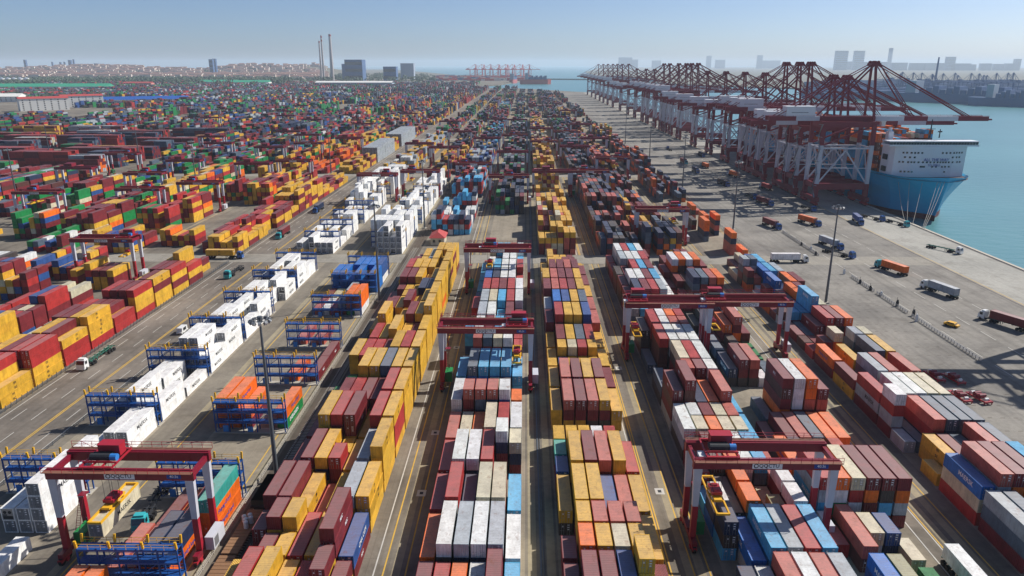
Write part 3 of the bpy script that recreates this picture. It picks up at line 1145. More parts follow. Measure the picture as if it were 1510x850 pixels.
me.vertices.foreach_set('co', V.reshape(-1))
nf = n * 5
me.loops.add(nf * 4)
me.loops.foreach_set('vertex_index', FI.astype(np.int32))
me.polygons.add(nf)
me.polygons.foreach_set('loop_start', np.arange(nf, dtype=np.int32) * 4)
me.update(calc_edges=True)
me.shade_flat()
at = me.attributes.new('paint', 'FLOAT_COLOR', 'FACE')
FC = np.repeat(RGB[:, None, :], 5, axis=1)
chalk = np.array(lin(190, 178, 170))
FC[:, 0, :] = FC[:, 0, :] * 0.85 + chalk * 0.12           # sun-bleached roofs
FC[Y > 520] *= 0.86                                        # far boxes darkened in colour to stand in for shaded fronts
FC[..., 3] = 1
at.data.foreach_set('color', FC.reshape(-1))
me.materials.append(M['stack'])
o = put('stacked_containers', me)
tag(o, 'remaining container stacks of the yard running to the horizon', 'containers', None, 'stuff')
print('containers: one by one', len(dry), len(ref), 'in the mass', n)

# ------------------------------------------------------------------ yard gantry cranes
RW, RB, RH = 11.6, 3.1, 17.5       # half gauge, half wheel base, girder top


def make_yard_crane():
    root = empty('gantry_crane')
    for sx in (-1, 1):
        mb = MB()
        mb.box(sx * RW - .45, sx * RW + .45, -5.2, 5.2, 1.25, 2.15)
        mb.box(sx * RW - .55, sx * RW + .55, -1.2, 1.2, 2.15, 2.5)
        put('sill_beam', mb.mesh('crane_sill_beam', M['maroon']), root)
        for sy in (-1, 1):
            mb = MB()
            for k in (-1, 1):
                y = sy * 4.1 + k * .85
                mb.tube((sx * RW - .25, y, .72), (sx * RW + .25, y, .72), .72, n=14)
            put('wheel_pair', mb.mesh('crane_wheels', M['black']), root)
            mb = MB()
            mb.box(sx * RW - .4, sx * RW + .4, sy * 4.1 - 1.5, sy * 4.1 + 1.5, .75, 1.25)
            mb.box(sx * RW - .62, sx * RW + .62, sy * 4.1 - .35, sy * 4.1 + .35, .35, .9)
            put('wheel_bogie', mb.mesh('crane_bogie', M['red']), root)
            mb = MB()
            y = sy * RB
            zt = RH - 1.7
            mb.box(sx * RW - .5, sx * RW + .5, y - .42, y + .42, 2.15, 8.4, 0)
            lo, hi = .5, .72
            n = len(mb.v)
            mb.v += [(sx * RW - lo, y - .42, 8.4), (sx * RW + lo, y - .42, 8.4), (sx * RW + lo, y + .42, 8.4), (sx * RW - lo, y + .42, 8.4),
                     (sx * RW - hi, y - .42, zt), (sx * RW + hi, y - .42, zt), (sx * RW + hi, y + .42, zt), (sx * RW - hi, y + .42, zt)]
            for q in ((0, 1, 5, 4), (1, 2, 6, 5), (2, 3, 7, 6), (3, 0, 4, 7)):
                mb.f.append(tuple(n + i for i in q))
                mb.m.append(1)
            put('leg', mb.mesh('crane_leg', [M['red'], M['white']]), root)
        mb = MB()
        mb.box(sx * 11.9 - .3, sx * 11.9 + .3, -RB + .45, RB - .45, RH - 1.45, RH - .45)
        put('end_tie', mb.mesh('crane_end_tie', M['maroon']), root)
    for sy in (-1, 1):
        mb = MB()
        mb.box(-12.5, 12.5, sy * RB - .45, sy * RB + .45, RH - 1.7, RH)
        for x in (-9, -4.5, 0, 4.5, 9):
            mb.box(x - .06, x + .06, sy * RB - .5, sy * RB + .5, RH - 1.74, RH + .03)
        mb.box(-12.3, 12.3, sy * RB - .08, sy * RB + .08, RH, RH + .14)
        g = put('girder', mb.mesh('crane_girder', M['maroon']), root)
        mb = MB()
        mb.box(-12.5, 12.5, sy * (RB + .45), sy * (RB + 1.3), RH - .08, RH) if sy > 0 else mb.box(-12.5, 12.5, -RB - 1.3, -RB - .45, RH - .08, RH)
        put('walkway', mb.mesh('crane_walkway', M['rust_walk']), g)
        mb = MB()
        yy = sy * (RB + 1.28)
        for i in range(15):
            x = -12.5 + 25 * i / 14
            mb.bar((x, yy, RH), (x, yy, RH + 1.1), .06)
            if sy > 0 and i < 14 and i < 6:
                mb.bar((x, yy, RH + (1.1 if i % 2 else 0)), (x + 25 / 14, yy, RH + (0 if i % 2 else 1.1)), .06)
        for z in (.55, 1.1):
            mb.bar((-12.5, yy, RH + z), (12.5, yy, RH + z), .06)
        put('railing', mb.mesh('crane_railing', M['red']), g)
    # sign and plate on the near girder
    mb = MB()
    mb.box(-2.5, 2.6, -RB - .5, -RB - .46, RH - 1.5, RH - .4)
    sg = put('sign_board', mb.mesh('crane_sign', M['print_white']), root)
    tx = put('lettering', text_mesh('crane_sign_text', 'QQCTU', .95, M['print_dark'], 1.0), sg, (.35, -RB - .505, RH - .95))
    tx.rotation_euler = (R(90), 0, 0)
    mb = MB()
    for i in range(16):
        a0, a1 = 2 * math.pi * i / 16, 2 * math.pi * (i + 1) / 16
        mb.poly([(-1.85 + .42 * math.cos(a0), 0, .42 * math.sin(a0)), (-1.85 + .42 * math.cos(a1), 0, .42 * math.sin(a1)), (-1.85 + .27 * math.cos(a1), 0, .27 * math.sin(a1)), (-1.85 + .27 * math.cos(a0), 0, .27 * math.sin(a0))])
    put('emblem', mb.mesh('crane_emblem', M['print_dark']), sg, (0, -RB - .508, RH - .95))
    mb = MB()
    mb.box(8.0, 10.4, -RB - .5, -RB - .46, RH - 1.35, RH - .5)
    pl = put('load_plate', mb.mesh('crane_plate', M['print_blue']), root)
    tx = put('lettering', text_mesh('crane_plate_text', '40.5t', .7, M['print_white']), pl, (9.2, -RB - .505, RH - .92))
    tx.rotation_euler = (R(90), 0, 0)
    # trolley
    mb = MB()
    for y in (-RB, RB):
        mb.box(-2.8, 2.8, y - .2, y + .2, RH + .2, RH + .55)
    for x in (-2.7, -.9, .9, 2.7):
        mb.box(x - .14, x + .14, -RB + .2, RB - .2, RH + .25, RH + .5)
    mb.box(-2.9, 2.9, -1.9, -1.6, RH + .5, RH + .7)
    for x, y in ((-2.8, -2.9), (2.8, -2.9), (-2.8, 2.9), (2.8, 2.9)):
        mb.bar((x, y, RH + .5), (x, y, RH + 1.5), .07)
    for y in (-2.9, 2.9):
        mb.bar((-2.8, y, RH + 1.5), (2.8, y, RH + 1.5), .07)
    tr = put('trolley', mb.mesh('crane_trolley', M['red']), root)
    mb = MB()
    mb.box(-1.4, 2.3, .5, 2.4, RH + .5, RH + 2.5)
    mb.box(-1.5, 2.4, .4, 2.5, RH + 2.5, RH + 2.58)
    put('machinery_house', mb.mesh('crane_machinery_house', M['red']), tr)
    mb = MB()
    mb.tube((-1.9, -.9, RH + 1.1), (1.4, -.9, RH + 1.1), .62, n=12)
    mb.tube((-1.9, .1, RH + 1.0), (1.4, .1, RH + 1.0), .5, n=12)
    put('hoist_drum', mb.mesh('crane_drum', M['dark']), tr)
    mb = MB()
    mb.tube((1.5, -.9, RH + 1.1), (2.6, -.9, RH + 1.1), .6, n=12)
    put('motor', mb.mesh('crane_motor', M['motor']), tr)
    mb = MB()
    mb.box(-3.9, -2.2, -2.4, -.4, RH - 2.1, RH + .1, 0)
    mb.box(-3.92, -3.9, -2.2, -.6, RH - 1.9, RH - .5, 1)
    mb.box(-3.7, -2.4, -2.42, -2.4, RH - 1.9, RH - .5, 1)
    put('operator_cab', mb.mesh('crane_cab', [M['cabwhite'], M['glass']]), tr)
    # ground equipment on the left sill: engine box, stair, electrical house on the right
    mb = MB()
    mb.box(-RW + .6, -RW + 2.4, -1.9, 1.7, 1.5, 4.2, 0)
    mb.box(-RW + 2.4, -RW + 2.43, -1.5, 1.3, 1.9, 3.8, 1)
    mb.tube((-RW + 1.4, 1.2, 4.2), (-RW + 1.4, 1.2, 5.2), .14, n=6, mi=1)
    put('power_unit', mb.mesh('crane_power_unit', [M['green'], M['dark']]), root)
    mb = MB()
    mb.box(RW + .6, RW + 2.1, -2.3, 2.3, 1.4, 3.9, 0)
    mb.box(RW + 2.1, RW + 2.13, -1.9, -.3, 1.7, 3.5, 1)
    put('electrical_house', mb.mesh('crane_electrical_house', [M['white'], M['steel']]), root)
    mb = MB()
    for dx in (-.35, .35):
        mb.bar((-RW + .9 + dx, -RB + 1.2, 2.2), (-RW + 1.1 + dx, -RB + 4.4, 9.6), .07)
    for i in range(20):
        f = i / 19
        mb.bar((-RW + .55 + .2 * f, -RB + 1.2 + 3.2 * f, 2.2 + 7.4 * f), (-RW + 1.25 + .2 * f, -RB + 1.2 + 3.2 * f, 2.2 + 7.4 * f), .05)
    mb.bar((-RW + 1.1, RB - .2, 9.7), (-RW + 1.1, RB - .2, RH - .4), .3, .06)
    mb.box(-RW + .5, -RW + 1.8, RB - 2, RB - .45, 9.55, 9.65)
    put('ladder', mb.mesh('crane_ladder', M['maroon']), root)
    # spreader on ropes
    mb = MB()
    for x in (-1.05, 1.05):
        mb.box(x - .13, x + .13, -6.1, 6.1, .0, .38)
    for y in (-5.95, -2.0, 0, 2.0, 5.95):
        mb.box(-.92, .92, y - .2, y + .2, .02, .36)
    mb.box(-.7, .7, -2.6, 2.6, .38, .75)
    sp = put('spreader', mb.mesh('crane_spreader', M['yellow']), root, (0, 0, 9.5))
    mb = MB()
    mb.box(-.95, .95, -1.5, 1.5, 1.0, 1.55)
    for y in (-1, 1):
        mb.tube((-.5, y, 1.5), (.5, y, 1.5), .42, n=10)
    put('head_block', mb.mesh('crane_head_block', M['red']), sp)
    mb = MB()
    for x in (-.8, .8):
        for y in (-.9, .9):
            mb.bar((x, y, 1.4), (x, y, RH + .6 - 9.5), .05)
    put('hoist_ropes', mb.mesh('crane_hoist_ropes', M['dark']), sp)
    return root


crane0 = make_yard_crane()
crane_tree = tree_of(crane0)
YARD = [  # x, y, trolley x, spreader height, label
    (-67.3, 108.6, -4.0, 9.0, 'maroon and white gantry crane over the inner rack rows, nearest the viewer on the left'),
    (-9.9, 178.5, 8.0, 8.6, 'gantry crane over light blue containers, trolley at its dark lane end'),
    (-10.0, 263.0, -3, 10.5, 'second gantry crane behind the one over light blue containers'),
    (41.6, 113.8, -7.4, 8.4, 'signed gantry crane above orange and light blue containers, nearest on the right'),
    (41.4, 199.8, -9, 8.0, 'first of two gantry cranes meeting leg to leg, its trolley at the lane side'),
    (64.4, 201.5, -9.5, 9.5, 'second of two gantry cranes meeting leg to leg, beside the apron lamp mast'),
    (-165.0, 276.0, 8.5, 10.6, 'gantry crane straddling mixed stacks behind the roadside fence'),
    (64.8, 341.0, 6, 10.8, 'gantry crane behind the crossroad over yellow stacks near the apron'),
    (41.6, 470.0, -4, 10.8, 'gantry crane over dark stacks beyond the right crossroad'),
    (-9.9, 447.0, 0, 10.8, 'gantry crane over the empty concrete slots beyond the crossroad'),
    (-35.5, 505.0, -7, 10.8, 'gantry crane over blue and red stacks beside the reefer rows'),
    (-92.0, 452.0, 5, 10.8, 'gantry crane at the far end of the white reefer rows'),
    (-67.3, 468.0, -6, 10.8, 'gantry crane over the inner white reefer rows beyond the crossroad'),
    (-189.0, 418.0, -5, 10.8, 'gantry crane over green and maroon stacks left of the main road'),
    (-213.0, 396.0, 4, 10.8, 'gantry crane over orange and green stacks, second from the main road'),
    (-262.0, 384.0, -3, 10.8, 'gantry crane beside a white lettered container at the left edge'),
    (-240.0, 455.0, 0, 10.8, 'gantry crane over green container stacks, far left'),
    (-165.0, 520.0, 3, 10.8, 'gantry crane behind yellow stacks along the main road'),
    (64.5, 540.0, 3, 10.8, 'gantry crane at the apron edge below the first ship cranes'),
    (-310.0, 560.0, 3, 10.8, 'distant gantry crane among green stacks at the left'),
    (17.0, 660.0, 3, 10.8, 'distant gantry crane over the block across the dark lane'),
    (-9.9, 720.0, -3, 10.8, 'distant gantry crane in line with the middle block'),
    (-189.0, 640.0, 3, 10.8, 'distant gantry crane left of the two grey piles'),
    (41.6, 760.0, 0, 10.8, 'distant gantry crane over dark stacks below the ship cranes'),
]
def far_crane_mesh():
    mb = MB()
    for sx in (-1, 1):
        mb.box(sx * RW - .45, sx * RW + .45, -5.2, 5.2, .5, 2.1, 0)
        for sy in (-1, 1):
            mb.box(sx * RW - .55, sx * RW + .55, sy * RB - .45, sy * RB + .45, 2.1, 8.4, 0)
            mb.box(sx * RW - .7, sx * RW + .7, sy * RB - .45, sy * RB + .45, 8.4, RH - 1.7, 1)
        mb.box(sx * 11.9 - .3, sx * 11.9 + .3, -RB + .45, RB - .45, RH - 1.45, RH - .45, 0)
    for sy in (-1, 1):
        mb.box(-12.5, 12.5, sy * RB - .5, sy * RB + .5, RH - 1.7, RH, 0)
    mb.box(-6, -1, -2.6, 2.6, RH + .1, RH + 2.2, 0)
    mb.box(-4, -2.6, -2.4, -.6, RH - 2.1, RH, 1)
    return mb.mesh('far_gantry_crane', [M['maroon'], M['white']])


FCM = far_crane_mesh()
for i, (bx, y) in enumerate(((-189, 505), (-213, 610), (-244, 520), (-268, 640), (-299, 480), (-213, 720), (-165, 690), (-244, 760), (-92, 640), (-67.3, 610), (-67.3, 760), (-35.5, 690), (-9.9, 580), (17, 470), (17, 800), (41.6, 620), (64.5, 690), (64.5, 860), (-299, 700),
                             (-268, 930), (-189, 860), (-92, 900), (-35.5, 940), (-9.9, 930), (41.6, 980), (-323, 1000), (-354, 1100), (-409, 960), (-165, 1050), (-464, 1150), (-519, 1010), (-378, 1250), (-574, 1250), (-268, 1250), (64.5, 1120), (17, 1250))):
    o = put('gantry_crane', FCM, None, (bx, y, 0))
    tag(o, '%s of the small gantry cranes far up the yard, counting from the viewer' % (['twenty-', 'thirty-'][(i - 20) // 10] + ORD[(i - 20) % 10] if i > 19 and i % 10 != 9 else ('thirtieth' if i > 19 else ORD[i])), 'gantry crane', 'gantry cranes far up the yard')
for i, (x, y, tx, sz, lab) in enumerate(YARD):
    if i == 0:
        c = crane0
        c.location = (x, y, 0)
        tag(c, lab, 'gantry crane', 'gantry cranes over the container yard')
        rootkids = crane_tree[c]
    else:
        c = dup(crane0, (x, y, 0), 0, lab, None, crane_tree)
        rootkids = [k for k in c.children]
    for k in rootkids:
        if k.name.startswith('trolley'):
            k.location.x = tx
        if k.name.startswith('spreader'):
            k.location = (tx, 0, sz)
# ropes follow the spreader height of the prototype (9.5 m) closely enough; the spreader of the nearest crane rests on a container
for o in (crane0,):
    pass

# red spreaders parked on the apron
mb = MB()
for x in (-1.0, 1.0):
    mb.box(x - .15, x + .15, -3.2, 3.2, .55, .95)
for y in (-3.0, 0, 3.0):
    mb.box(-1.2, 1.2, y - .25, y + .25, .5, .9)
for x in (-1.1, 1.1):
    for y in (-3.0, 3.0):
        mb.bar((x, y, 0), (x, y, .6), .2)
ps0 = put('parked_spreader', mb.mesh('parked_spreader_frame', M['red']))
mb = MB()
mb.box(-.8, .8, -1.2, 1.2, .95, 1.7)
for y in (-.8, .8):
    mb.tube((-.9, y, 1.6), (.9, y, 1.6), .45, n=10)
put('head_block', mb.mesh('parked_spreader_head', M['maroon']), ps0)
mb = MB()
for y in (-2.2, 2.2):
    mb.tube((-.5, y, 1.15), (.5, y, 1.15), .4, n=10)
put('cable_basket', mb.mesh('parked_spreader_basket', M['cabwhite']), ps0)
pst = tree_of(ps0)
for i, (x, y) in enumerate(((107.8, 185.5), (112.3, 184.8), (116.6, 183.2), (107.4, 172.6), (112.0, 172.0), (116.5, 171.4))):
    lab = '%s red spreader frame in the %s row on the apron by the grey roofs' % (('first', 'second', 'third')[i % 3], 'far' if i < 3 else 'near')
    if i == 0:
        ps0.location = (x, y, 0)
        ps0.rotation_euler = (0, 0, .15)
        tag(ps0, lab, 'spreader', 'red spreaders parked on the apron')
    else:
        dup(ps0, (x, y, 0), .1 * (i % 3), lab, None, pst)


# ------------------------------------------------------------------ refrigerated racks
def make_rack():
    root = empty('reefer_rack')
    nx = 6
    for i in range(nx):
        x = -8.1 + 16.2 * i / (nx - 1)
        for y in (-.8, .8):
            mb = MB()
            mb.box(x - .11, x + .11, y - .11, y + .11, 0, 7.9)
            put('post', mb.mesh('rack_post', M['blue']), root)
    for z in (2.7, 5.3, 7.7):
        mb = MB()
        mb.box(-8.2, 8.2, -.95, .95, z - .08, z)
        mb.box(-8.2, 8.2, -.97, -.85, z - .34, z - .08)
        mb.box(-8.2, 8.2, .85, .97, z - .34, z - .08)
        put('deck', mb.mesh('rack_deck', M['blue']), root)
        mb = MB()
        for y in (-.95, .95):
            mb.bar((-8.2, y, z + 1.0), (8.2, y, z + 1.0), .06)
            mb.bar((-8.2, y, z + .5), (8.2, y, z + .5), .05)
        for i in range(9):
            x = -8.2 + 16.4 * i / 8
            for y in (-.95, .95):
                mb.bar((x, y, z), (x, y, z + 1.0), .05)
        put('handrail', mb.mesh('rack_handrail', M['yellow'] if z > 7 else M['blue']), root)
    mb = MB()
    mb.bar((-7.8, -.86, .2), (-5.2, -.86, 2.5), .12)
    mb.bar((1.8, -.86, 2.8), (4.6, -.86, 5.1), .12)
    mb.bar((-4.6, -.86, 5.4), (-1.8, -.86, 7.4), .12)
    put('brace', mb.mesh('rack_brace', M['blue']), root)
    hn = MB()
    hn.bar((0, 0, 0), (0, 0, 1.4), .34, .3)
    hn = hn.mesh('rack_guide_horn', M['yellow'])
    for x in (-8.1, -2.7, 2.7, 8.1):
        for y in (-.8, .8):
            h_ = put('guide_horn', hn, root, (x, y, 7.9))
            h_.rotation_euler = (-.14 * (1 if y > 0 else -1), 0, 0)
    for x0_, x1_, zt_ in ((-6.2, -5.0, 2.0), (-.5, .7, 1.7)):
        mb = MB()
        mb.box(x0_, x1_, -1.25, -.98, .4, zt_)
        put('socket_cabinet', mb.mesh('rack_cabinet', M['motor']), root)
    mb = MB()
    mb.box(-8.6, 8.6, -1.25, 1.25, 0, .16)
    put('plinth', mb.mesh('rack_plinth', M['concrete']), root)
    return root


rack0 = make_rack()
rt = tree_of(rack0)
racks = [(-94.9, y, 'beside the white reefers by the road') for y in A1R] + [(-63.6, y, 'in the inner rack rows') for y in A2R]
racks += [(-94.9, y, 'in the white reefer rows beyond the crossroad') for y in (331.0, 357.6, 384, 411, 437, 464, 491)] + [(-63.6, y, 'in the inner reefer rows beyond the crossroad') for y in (331.0, 357.6, 384, 411, 437, 464)]
cnt = {}
for i, (x, y, wh) in enumerate(racks):
    k = cnt[wh] = cnt.get(wh, -1) + 1
    lab = '%s blue steel reefer rack from the viewer %s' % (ORD[k], wh)
    if i == 0:
        rack0.location = (x, y, 0)
        tag(rack0, lab, 'reefer rack', 'blue reefer racks with yellow guide horns')
    else:
        dup(rack0, (x, y, 0), 0, lab, None, rt)


# ------------------------------------------------------------------ lamp masts
def make_mast(h=35.5):
    root = empty('lamp_mast')
    mb = MB()
    mb.tube((0, 0, .5), (0, 0, h), .48, .2, n=10)
    put('pole', mb.mesh('mast_pole', M['mast']), root)
    mb = MB()
    mb.box(-.9, .9, -.9, .9, 0, .55)
    put('footing', mb.mesh('mast_footing', M['concrete']), root)
    mb = MB()
    n = 12
    for i in range(n):
        a0, a1 = 2 * math.pi * i / n, 2 * math.pi * (i + 1) / n
        mb.bar((1.5 * math.cos(a0), 1.5 * math.sin(a0), h - .3), (1.5 * math.cos(a1), 1.5 * math.sin(a1), h - .3), .14)
        if i % 3 == 0:
            mb.bar((0, 0, h - .2), (1.5 * math.cos(a0), 1.5 * math.sin(a0), h - .3), .12)
    mb.tube((0, 0, h - .9), (0, 0, h + .3), .5, n=10)
    put('lamp_ring', mb.mesh('mast_lamp_ring', M['mast']), root)
    lm = None
    for i in range(10):
        a = 2 * math.pi * i / 10
        if lm is None:
            mb = MB()
            mb.box(-.32, .32, -.12, .42, -.35, .3, 0)
            mb.box(-.28, .28, .42, .45, -.3, .25, 1)
            lm = mb.mesh('floodlight', [M['grey'], M['cabwhite']])
        f = put('floodlight', lm, root, (1.72 * math.cos(a), 1.72 * math.sin(a), h - .55), a - math.pi / 2)
        f.rotation_euler.x = -.6
    return root


mast0 = make_mast()
mt = tree_of(mast0)
for i, (x, y, lab) in enumerate(((-50.9, 130.8, 'tall lamp mast beside the railway wagons, nearest the viewer'), (108.4, 250.0, 'tall lamp mast on the apron behind the orange and maroon boxes'), (-52.5, 249.0, 'lamp mast between the deep blue containers and the yellow block'),
                                 (108.4, 372.0, 'lamp mast by the apron barrier beyond the crossroad'), (-52.5, 372.0, 'lamp mast beside the red roofed guard house'), (108.4, 500.0, 'lamp mast in front of the nearest ship crane legs'), (-52.5, 500.0, 'lamp mast beyond the guard house at the end of the reefers'),
                                 (3.4, 560.0, 'lamp mast standing in the dark lane'), (108.4, 640.0, 'second lamp mast from the end in front of ship crane legs'), (-150.0, 560.0, 'lamp mast left of the main road behind yellow stacks'), (-215.0, 470.0, 'lamp mast among green stacks at the left'),
                                 (-300.0, 420.0, 'lamp mast near the left edge among mixed stacks'), (108.4, 800.0, 'farthest lamp mast along the apron'), (-330.0, 620.0, 'lamp mast among distant stacks at the far left'), (-420.0, 640.0, 'lamp mast beside crosswise dark piles, far left'))):
    if i == 0:
        mast0.location = (x, y, 0)
        tag(mast0, lab, 'lamp mast', 'tall floodlight masts of the yard')
    else:
        dup(mast0, (x, y, 0), i * .3, lab, None, mt)


# ------------------------------------------------------------------ ship-to-shore cranes
def make_quay_crane(hz=1.0, simple=False):
    """origin on the ground between the rails; +X is the water side"""
    root = empty('quay_crane')
    g, hy = 15.0, 8.6
    top, apex = 50.0 * hz, 84.0 * hz
    for sx in (-1, 1):
        mb = MB()
        mb.box(sx * g - 1.2, sx * g + 1.2, -hy - 3.8, hy + 3.8, 2.4, 5.2)
        put('sill_beam', mb.mesh('quay_crane_sill', M['maroon']), root)
        for sy in (-1, 1):
            mb = MB()
            for k in range(4):
                y = sy * hy + (k - 1.5) * 1.7
                mb.tube((sx * g - .3, y, .5), (sx * g + .3, y, .5), .45, n=8, mi=1)
            mb.box(sx * g - .9, sx * g + .9, sy * hy - 3.9, sy * hy + 3.9, .7, 1.8, 0)
            mb.box(sx * g - 1.0, sx * g + 1.0, sy * hy - 2.0, sy * hy + 2.0, 1.8, 2.4, 0)
            put('wheel_bogie', mb.mesh('quay_crane_bogie', [M['red'], M['black']]), root)
            mb = MB()
            mb.box(sx * g - 1.35, sx * g + 1.35, sy * hy - 1.0, sy * hy + 1.0, 5.2, 13.0, 0)
            mb.box(sx * g - 1.1, sx * g + 1.1, sy * hy - .85, sy * hy + .85, 13.0, 36.0 * hz, 1)
            mb.box(sx * g - 1.15, sx * g + 1.15, sy * hy - .9, sy * hy + .9, 36.0 * hz, top, 0)
            put('leg', mb.mesh('quay_crane_leg', [M['maroon'], M['white']]), root)
        mb = MB()
        mb.box(sx * g - .7, sx * g + .7, -hy + .9, hy - .9, top - 3.6, top - .1, 0)
        put('cross_beam', mb.mesh('quay_crane_cross_beam', M['maroon']), root)
    for sy in (-1, 1):
        mb = MB()
        mb.box(-g + 1.35, g - 1.35, sy * hy - .8, sy * hy + .8, 9.6, 13.4)
        put('portal_beam', mb.mesh('quay_crane_portal', M['maroon']), root)
        mb = MB()
        y = sy * hy
        mb.bar((-g + .85, y, 13.8), (0, y, 33 * hz), .75)
        mb.bar((g - .85, y, 13.8), (0, y, 33 * hz), .75)
        mb.bar((-g + .85, y, 34.2 * hz), (g - .85, y, 34.2 * hz), .9)
        mb.bar((-g + .85, y, 22.5 * hz), (g - .85, y, 22.5 * hz), .45)
        put('brace', mb.mesh('quay_crane_brace', M['white']), root)
        mb = MB()
        mb.box(-g + 1.15, g - 1.15, y - .75, y + .75, top - 3.4, top - .2)
        mb.bar((-g + .85, y, 36.0 * hz), (g - 3, y, top - 3.5), .9)
        put('upper_brace', mb.mesh('quay_crane_upper_brace', M['maroon']), root)
    for sx in (-1, 1):
        mb = MB()
        x = sx * g
        mb.bar((x, -hy + .8, 14), (x, 0, 34 * hz), .5)
        mb.bar((x, hy - .8, 14), (x, 0, 34 * hz), .5)
        mb.bar((x, -hy + .8, 34.6 * hz), (x, hy - .8, 34.6 * hz), .7)
        put('side_brace', mb.mesh('quay_crane_side_brace', M['white']), root)
        mb = MB()
        mb.box(x - .8, x + .8, -hy + 1.0, hy - 1.0, 10.0, 13.2)
        put('lower_tie', mb.mesh('quay_crane_lower_tie', M['maroon']), root)
    # girder and boom in maroon and white lengths
    def beam(mb, xa, xb, mi):
        for y in (-3.2, 3.2):
            mb.box(xa, xb, y - .8, y + .8, top, top + 2.7, mi)
        k = int((xb - xa) / 6)
        for i in range(k + 1):
            x = xa + (xb - xa) * (i + .5) / (k + 1)
            mb.box(x - .25, x + .25, -2.55, 2.55, top + .9, top + 1.4, mi)
    mb = MB()
    beam(mb, -46, -30, 0)
    beam(mb, -30, -16, 1)
    beam(mb, -16, 17, 0)
    put('girder', mb.mesh('quay_crane_girder', [M['maroon'], M['white']]), root)
    mb = MB()
    for a, b_, mi in ((17.2, 34, 1), (34, 48, 0), (48, 66, 1), (66, 84, 0)):
        beam(mb, a, b_, mi)
    mb.box(84, 87, -2.4, 2.4, top + .3, top + 1.2, 0)
    boom = put('boom', mb.mesh('quay_crane_boom', [M['maroon'], M['white']]), root)
    mb = MB()
    for y in (-3.9, 3.9):
        for z in (3.2,):
            mb.bar((-44, y, top + z), (84, y, top + z), .08)
        for i in range(22):
            x = -44 + 128 * i / 21
            mb.bar((x, y, top + 2.2), (x, y, top + 3.2), .08)
    put('railing', mb.mesh('quay_crane_railing', M['red']), boom)
    # apex frame and stays
    mb = MB()
    for sy in (-1, 1):
        mb.bar((g, sy * hy * .75, top), (g - 1.5, sy * 2.6, apex - 2), 1.1, 1.3)
        mb.bar((-g, sy * 4.5, top + 2.3), (g - 2.5, sy * 2.4, apex - 2.4), .75, .8)
    mb.bar((g - .6, -5.2, top + 15), (g - .6, 5.2, top + 15), .6)
    mb.box(g - 4, g + 1.2, -3.4, 3.4, apex - 2.6, apex - 1.0)
    for y in (-2, 2):
        for x in (g - 3, g):
            mb.tube((x, y - .4, apex - .6), (x, y + .4, apex - .6), 1.0, n=10)
    put('apex_frame', mb.mesh('quay_crane_apex', M['maroon']), root)
    mb = MB()
    for y in (-1, 1):
        mb.bar((g - 3.5, y * 2.6, apex - 1.8), (-42, y * 3.2, top + 2.4), .42)
    put('backstay', mb.mesh('quay_crane_backstay', M['maroon']), root)
    for xe, th in ((40, .4), (74, .45)):
        mb = MB()
        for y in (-1, 1):
            mb.bar((g + .8, y * 2.8, apex - 1.6), (xe, y * 3.2, top + 2.3), th)
            mb.bar((g + .8, y * 2.1, apex - 1.6), (xe - 1.4, y * 2.6, top + 2.3), th * .8)
        put('forestay', mb.mesh('quay_crane_forestay', M['maroon']), root)
    mb = MB()
    mb.box(-36, -19, -3.9, 3.9, top + 2.6, top + 8.2, 0)
    mb.box(-36.2, -18.8, -4.1, 4.1, top + 8.2, top + 8.4, 0)
    mb.box(-33, -23, -3.95, -3.9, top + 4.6, top + 4.9, 1)
    put('machinery_house', mb.mesh('quay_crane_house', [M['whiteship'], M['glass']]), root)
    mb = MB()
    mb.box(21, 24.5, -2.6, 2.6, top - .6, top, 0)
    mb.box(22.5, 24.8, -1.3, 1.3, top - 3.4, top - .6, 0)
    mb.box(24.8, 24.85, -1.1, 1.1, top - 3.1, top - 1.5, 1)
    put('operator_cab', mb.mesh('quay_crane_cab', [M['cabwhite'], M['glass']]), root)
    mb = MB()
    for i in range(6):
        z = 5 + i * 7.2 * hz
        za = z + 7.2 * hz
        s = 1 if i % 2 else -1
        mb.bar((-g - 1.5, -hy + s * 2.2, z), (-g - 1.5, -hy - s * 2.2, za), .7, .12)
        mb.box(-g - 2, -g - .9, -hy - 3, -hy + 3, za - .05, za + .05)
    put('stair_tower', mb.mesh('quay_crane_stairs', M['steel']), root)
    return root


qc = {True: make_quay_crane(1.0), False: make_quay_crane(0.9)}
qt = {k: tree_of(v) for k, v in qc.items()}
used = {True: False, False: False}
APX = [(1283, 1), (1249, 0), (1224, 0), (1193, 1), (1174, 1), (1156, 1), (1128, 0), (1096, 0), (1070, 0), (1042, 0), (1028, 1), (1019, 1), (1010, 1), (1000, 1), (986, 1), (978, 1), (965, 0), (952, 0), (939, 0), (926, 1), (917, 1), (910, 1), (903, 1), (896, 1), (889, 1), (882, 1)]
for i, (px, tall) in enumerate(APX):
    y = 229400.0 / (px - 775)
    tall = bool(tall)
    if i == 0:
        lab = 'tall maroon and white quay crane nearest the bow of the moored ship'
    else:
        lab = '%s quay crane along the berth counted from the ship bow, %s' % ((ORD + ['twenty-first', 'twenty-second', 'twenty-third', 'twenty-fourth', 'twenty-fifth', 'twenty-sixth', 'twenty-seventh', 'twenty-eighth'])[i], 'with tall apex' if tall else 'with low apex')
    y += (0, 2.5, -3.0, 1.5, -2.0)[i % 5] if i else 0
    loc = (192.0, y, 0)
    if not used[tall]:
        used[tall] = True
        c = qc[tall]
        c.location = loc
        tag(c, lab, 'quay crane', 'ship cranes along the quay')
    else:
        dup(qc[tall], loc, 0, lab, None, qt[tall])
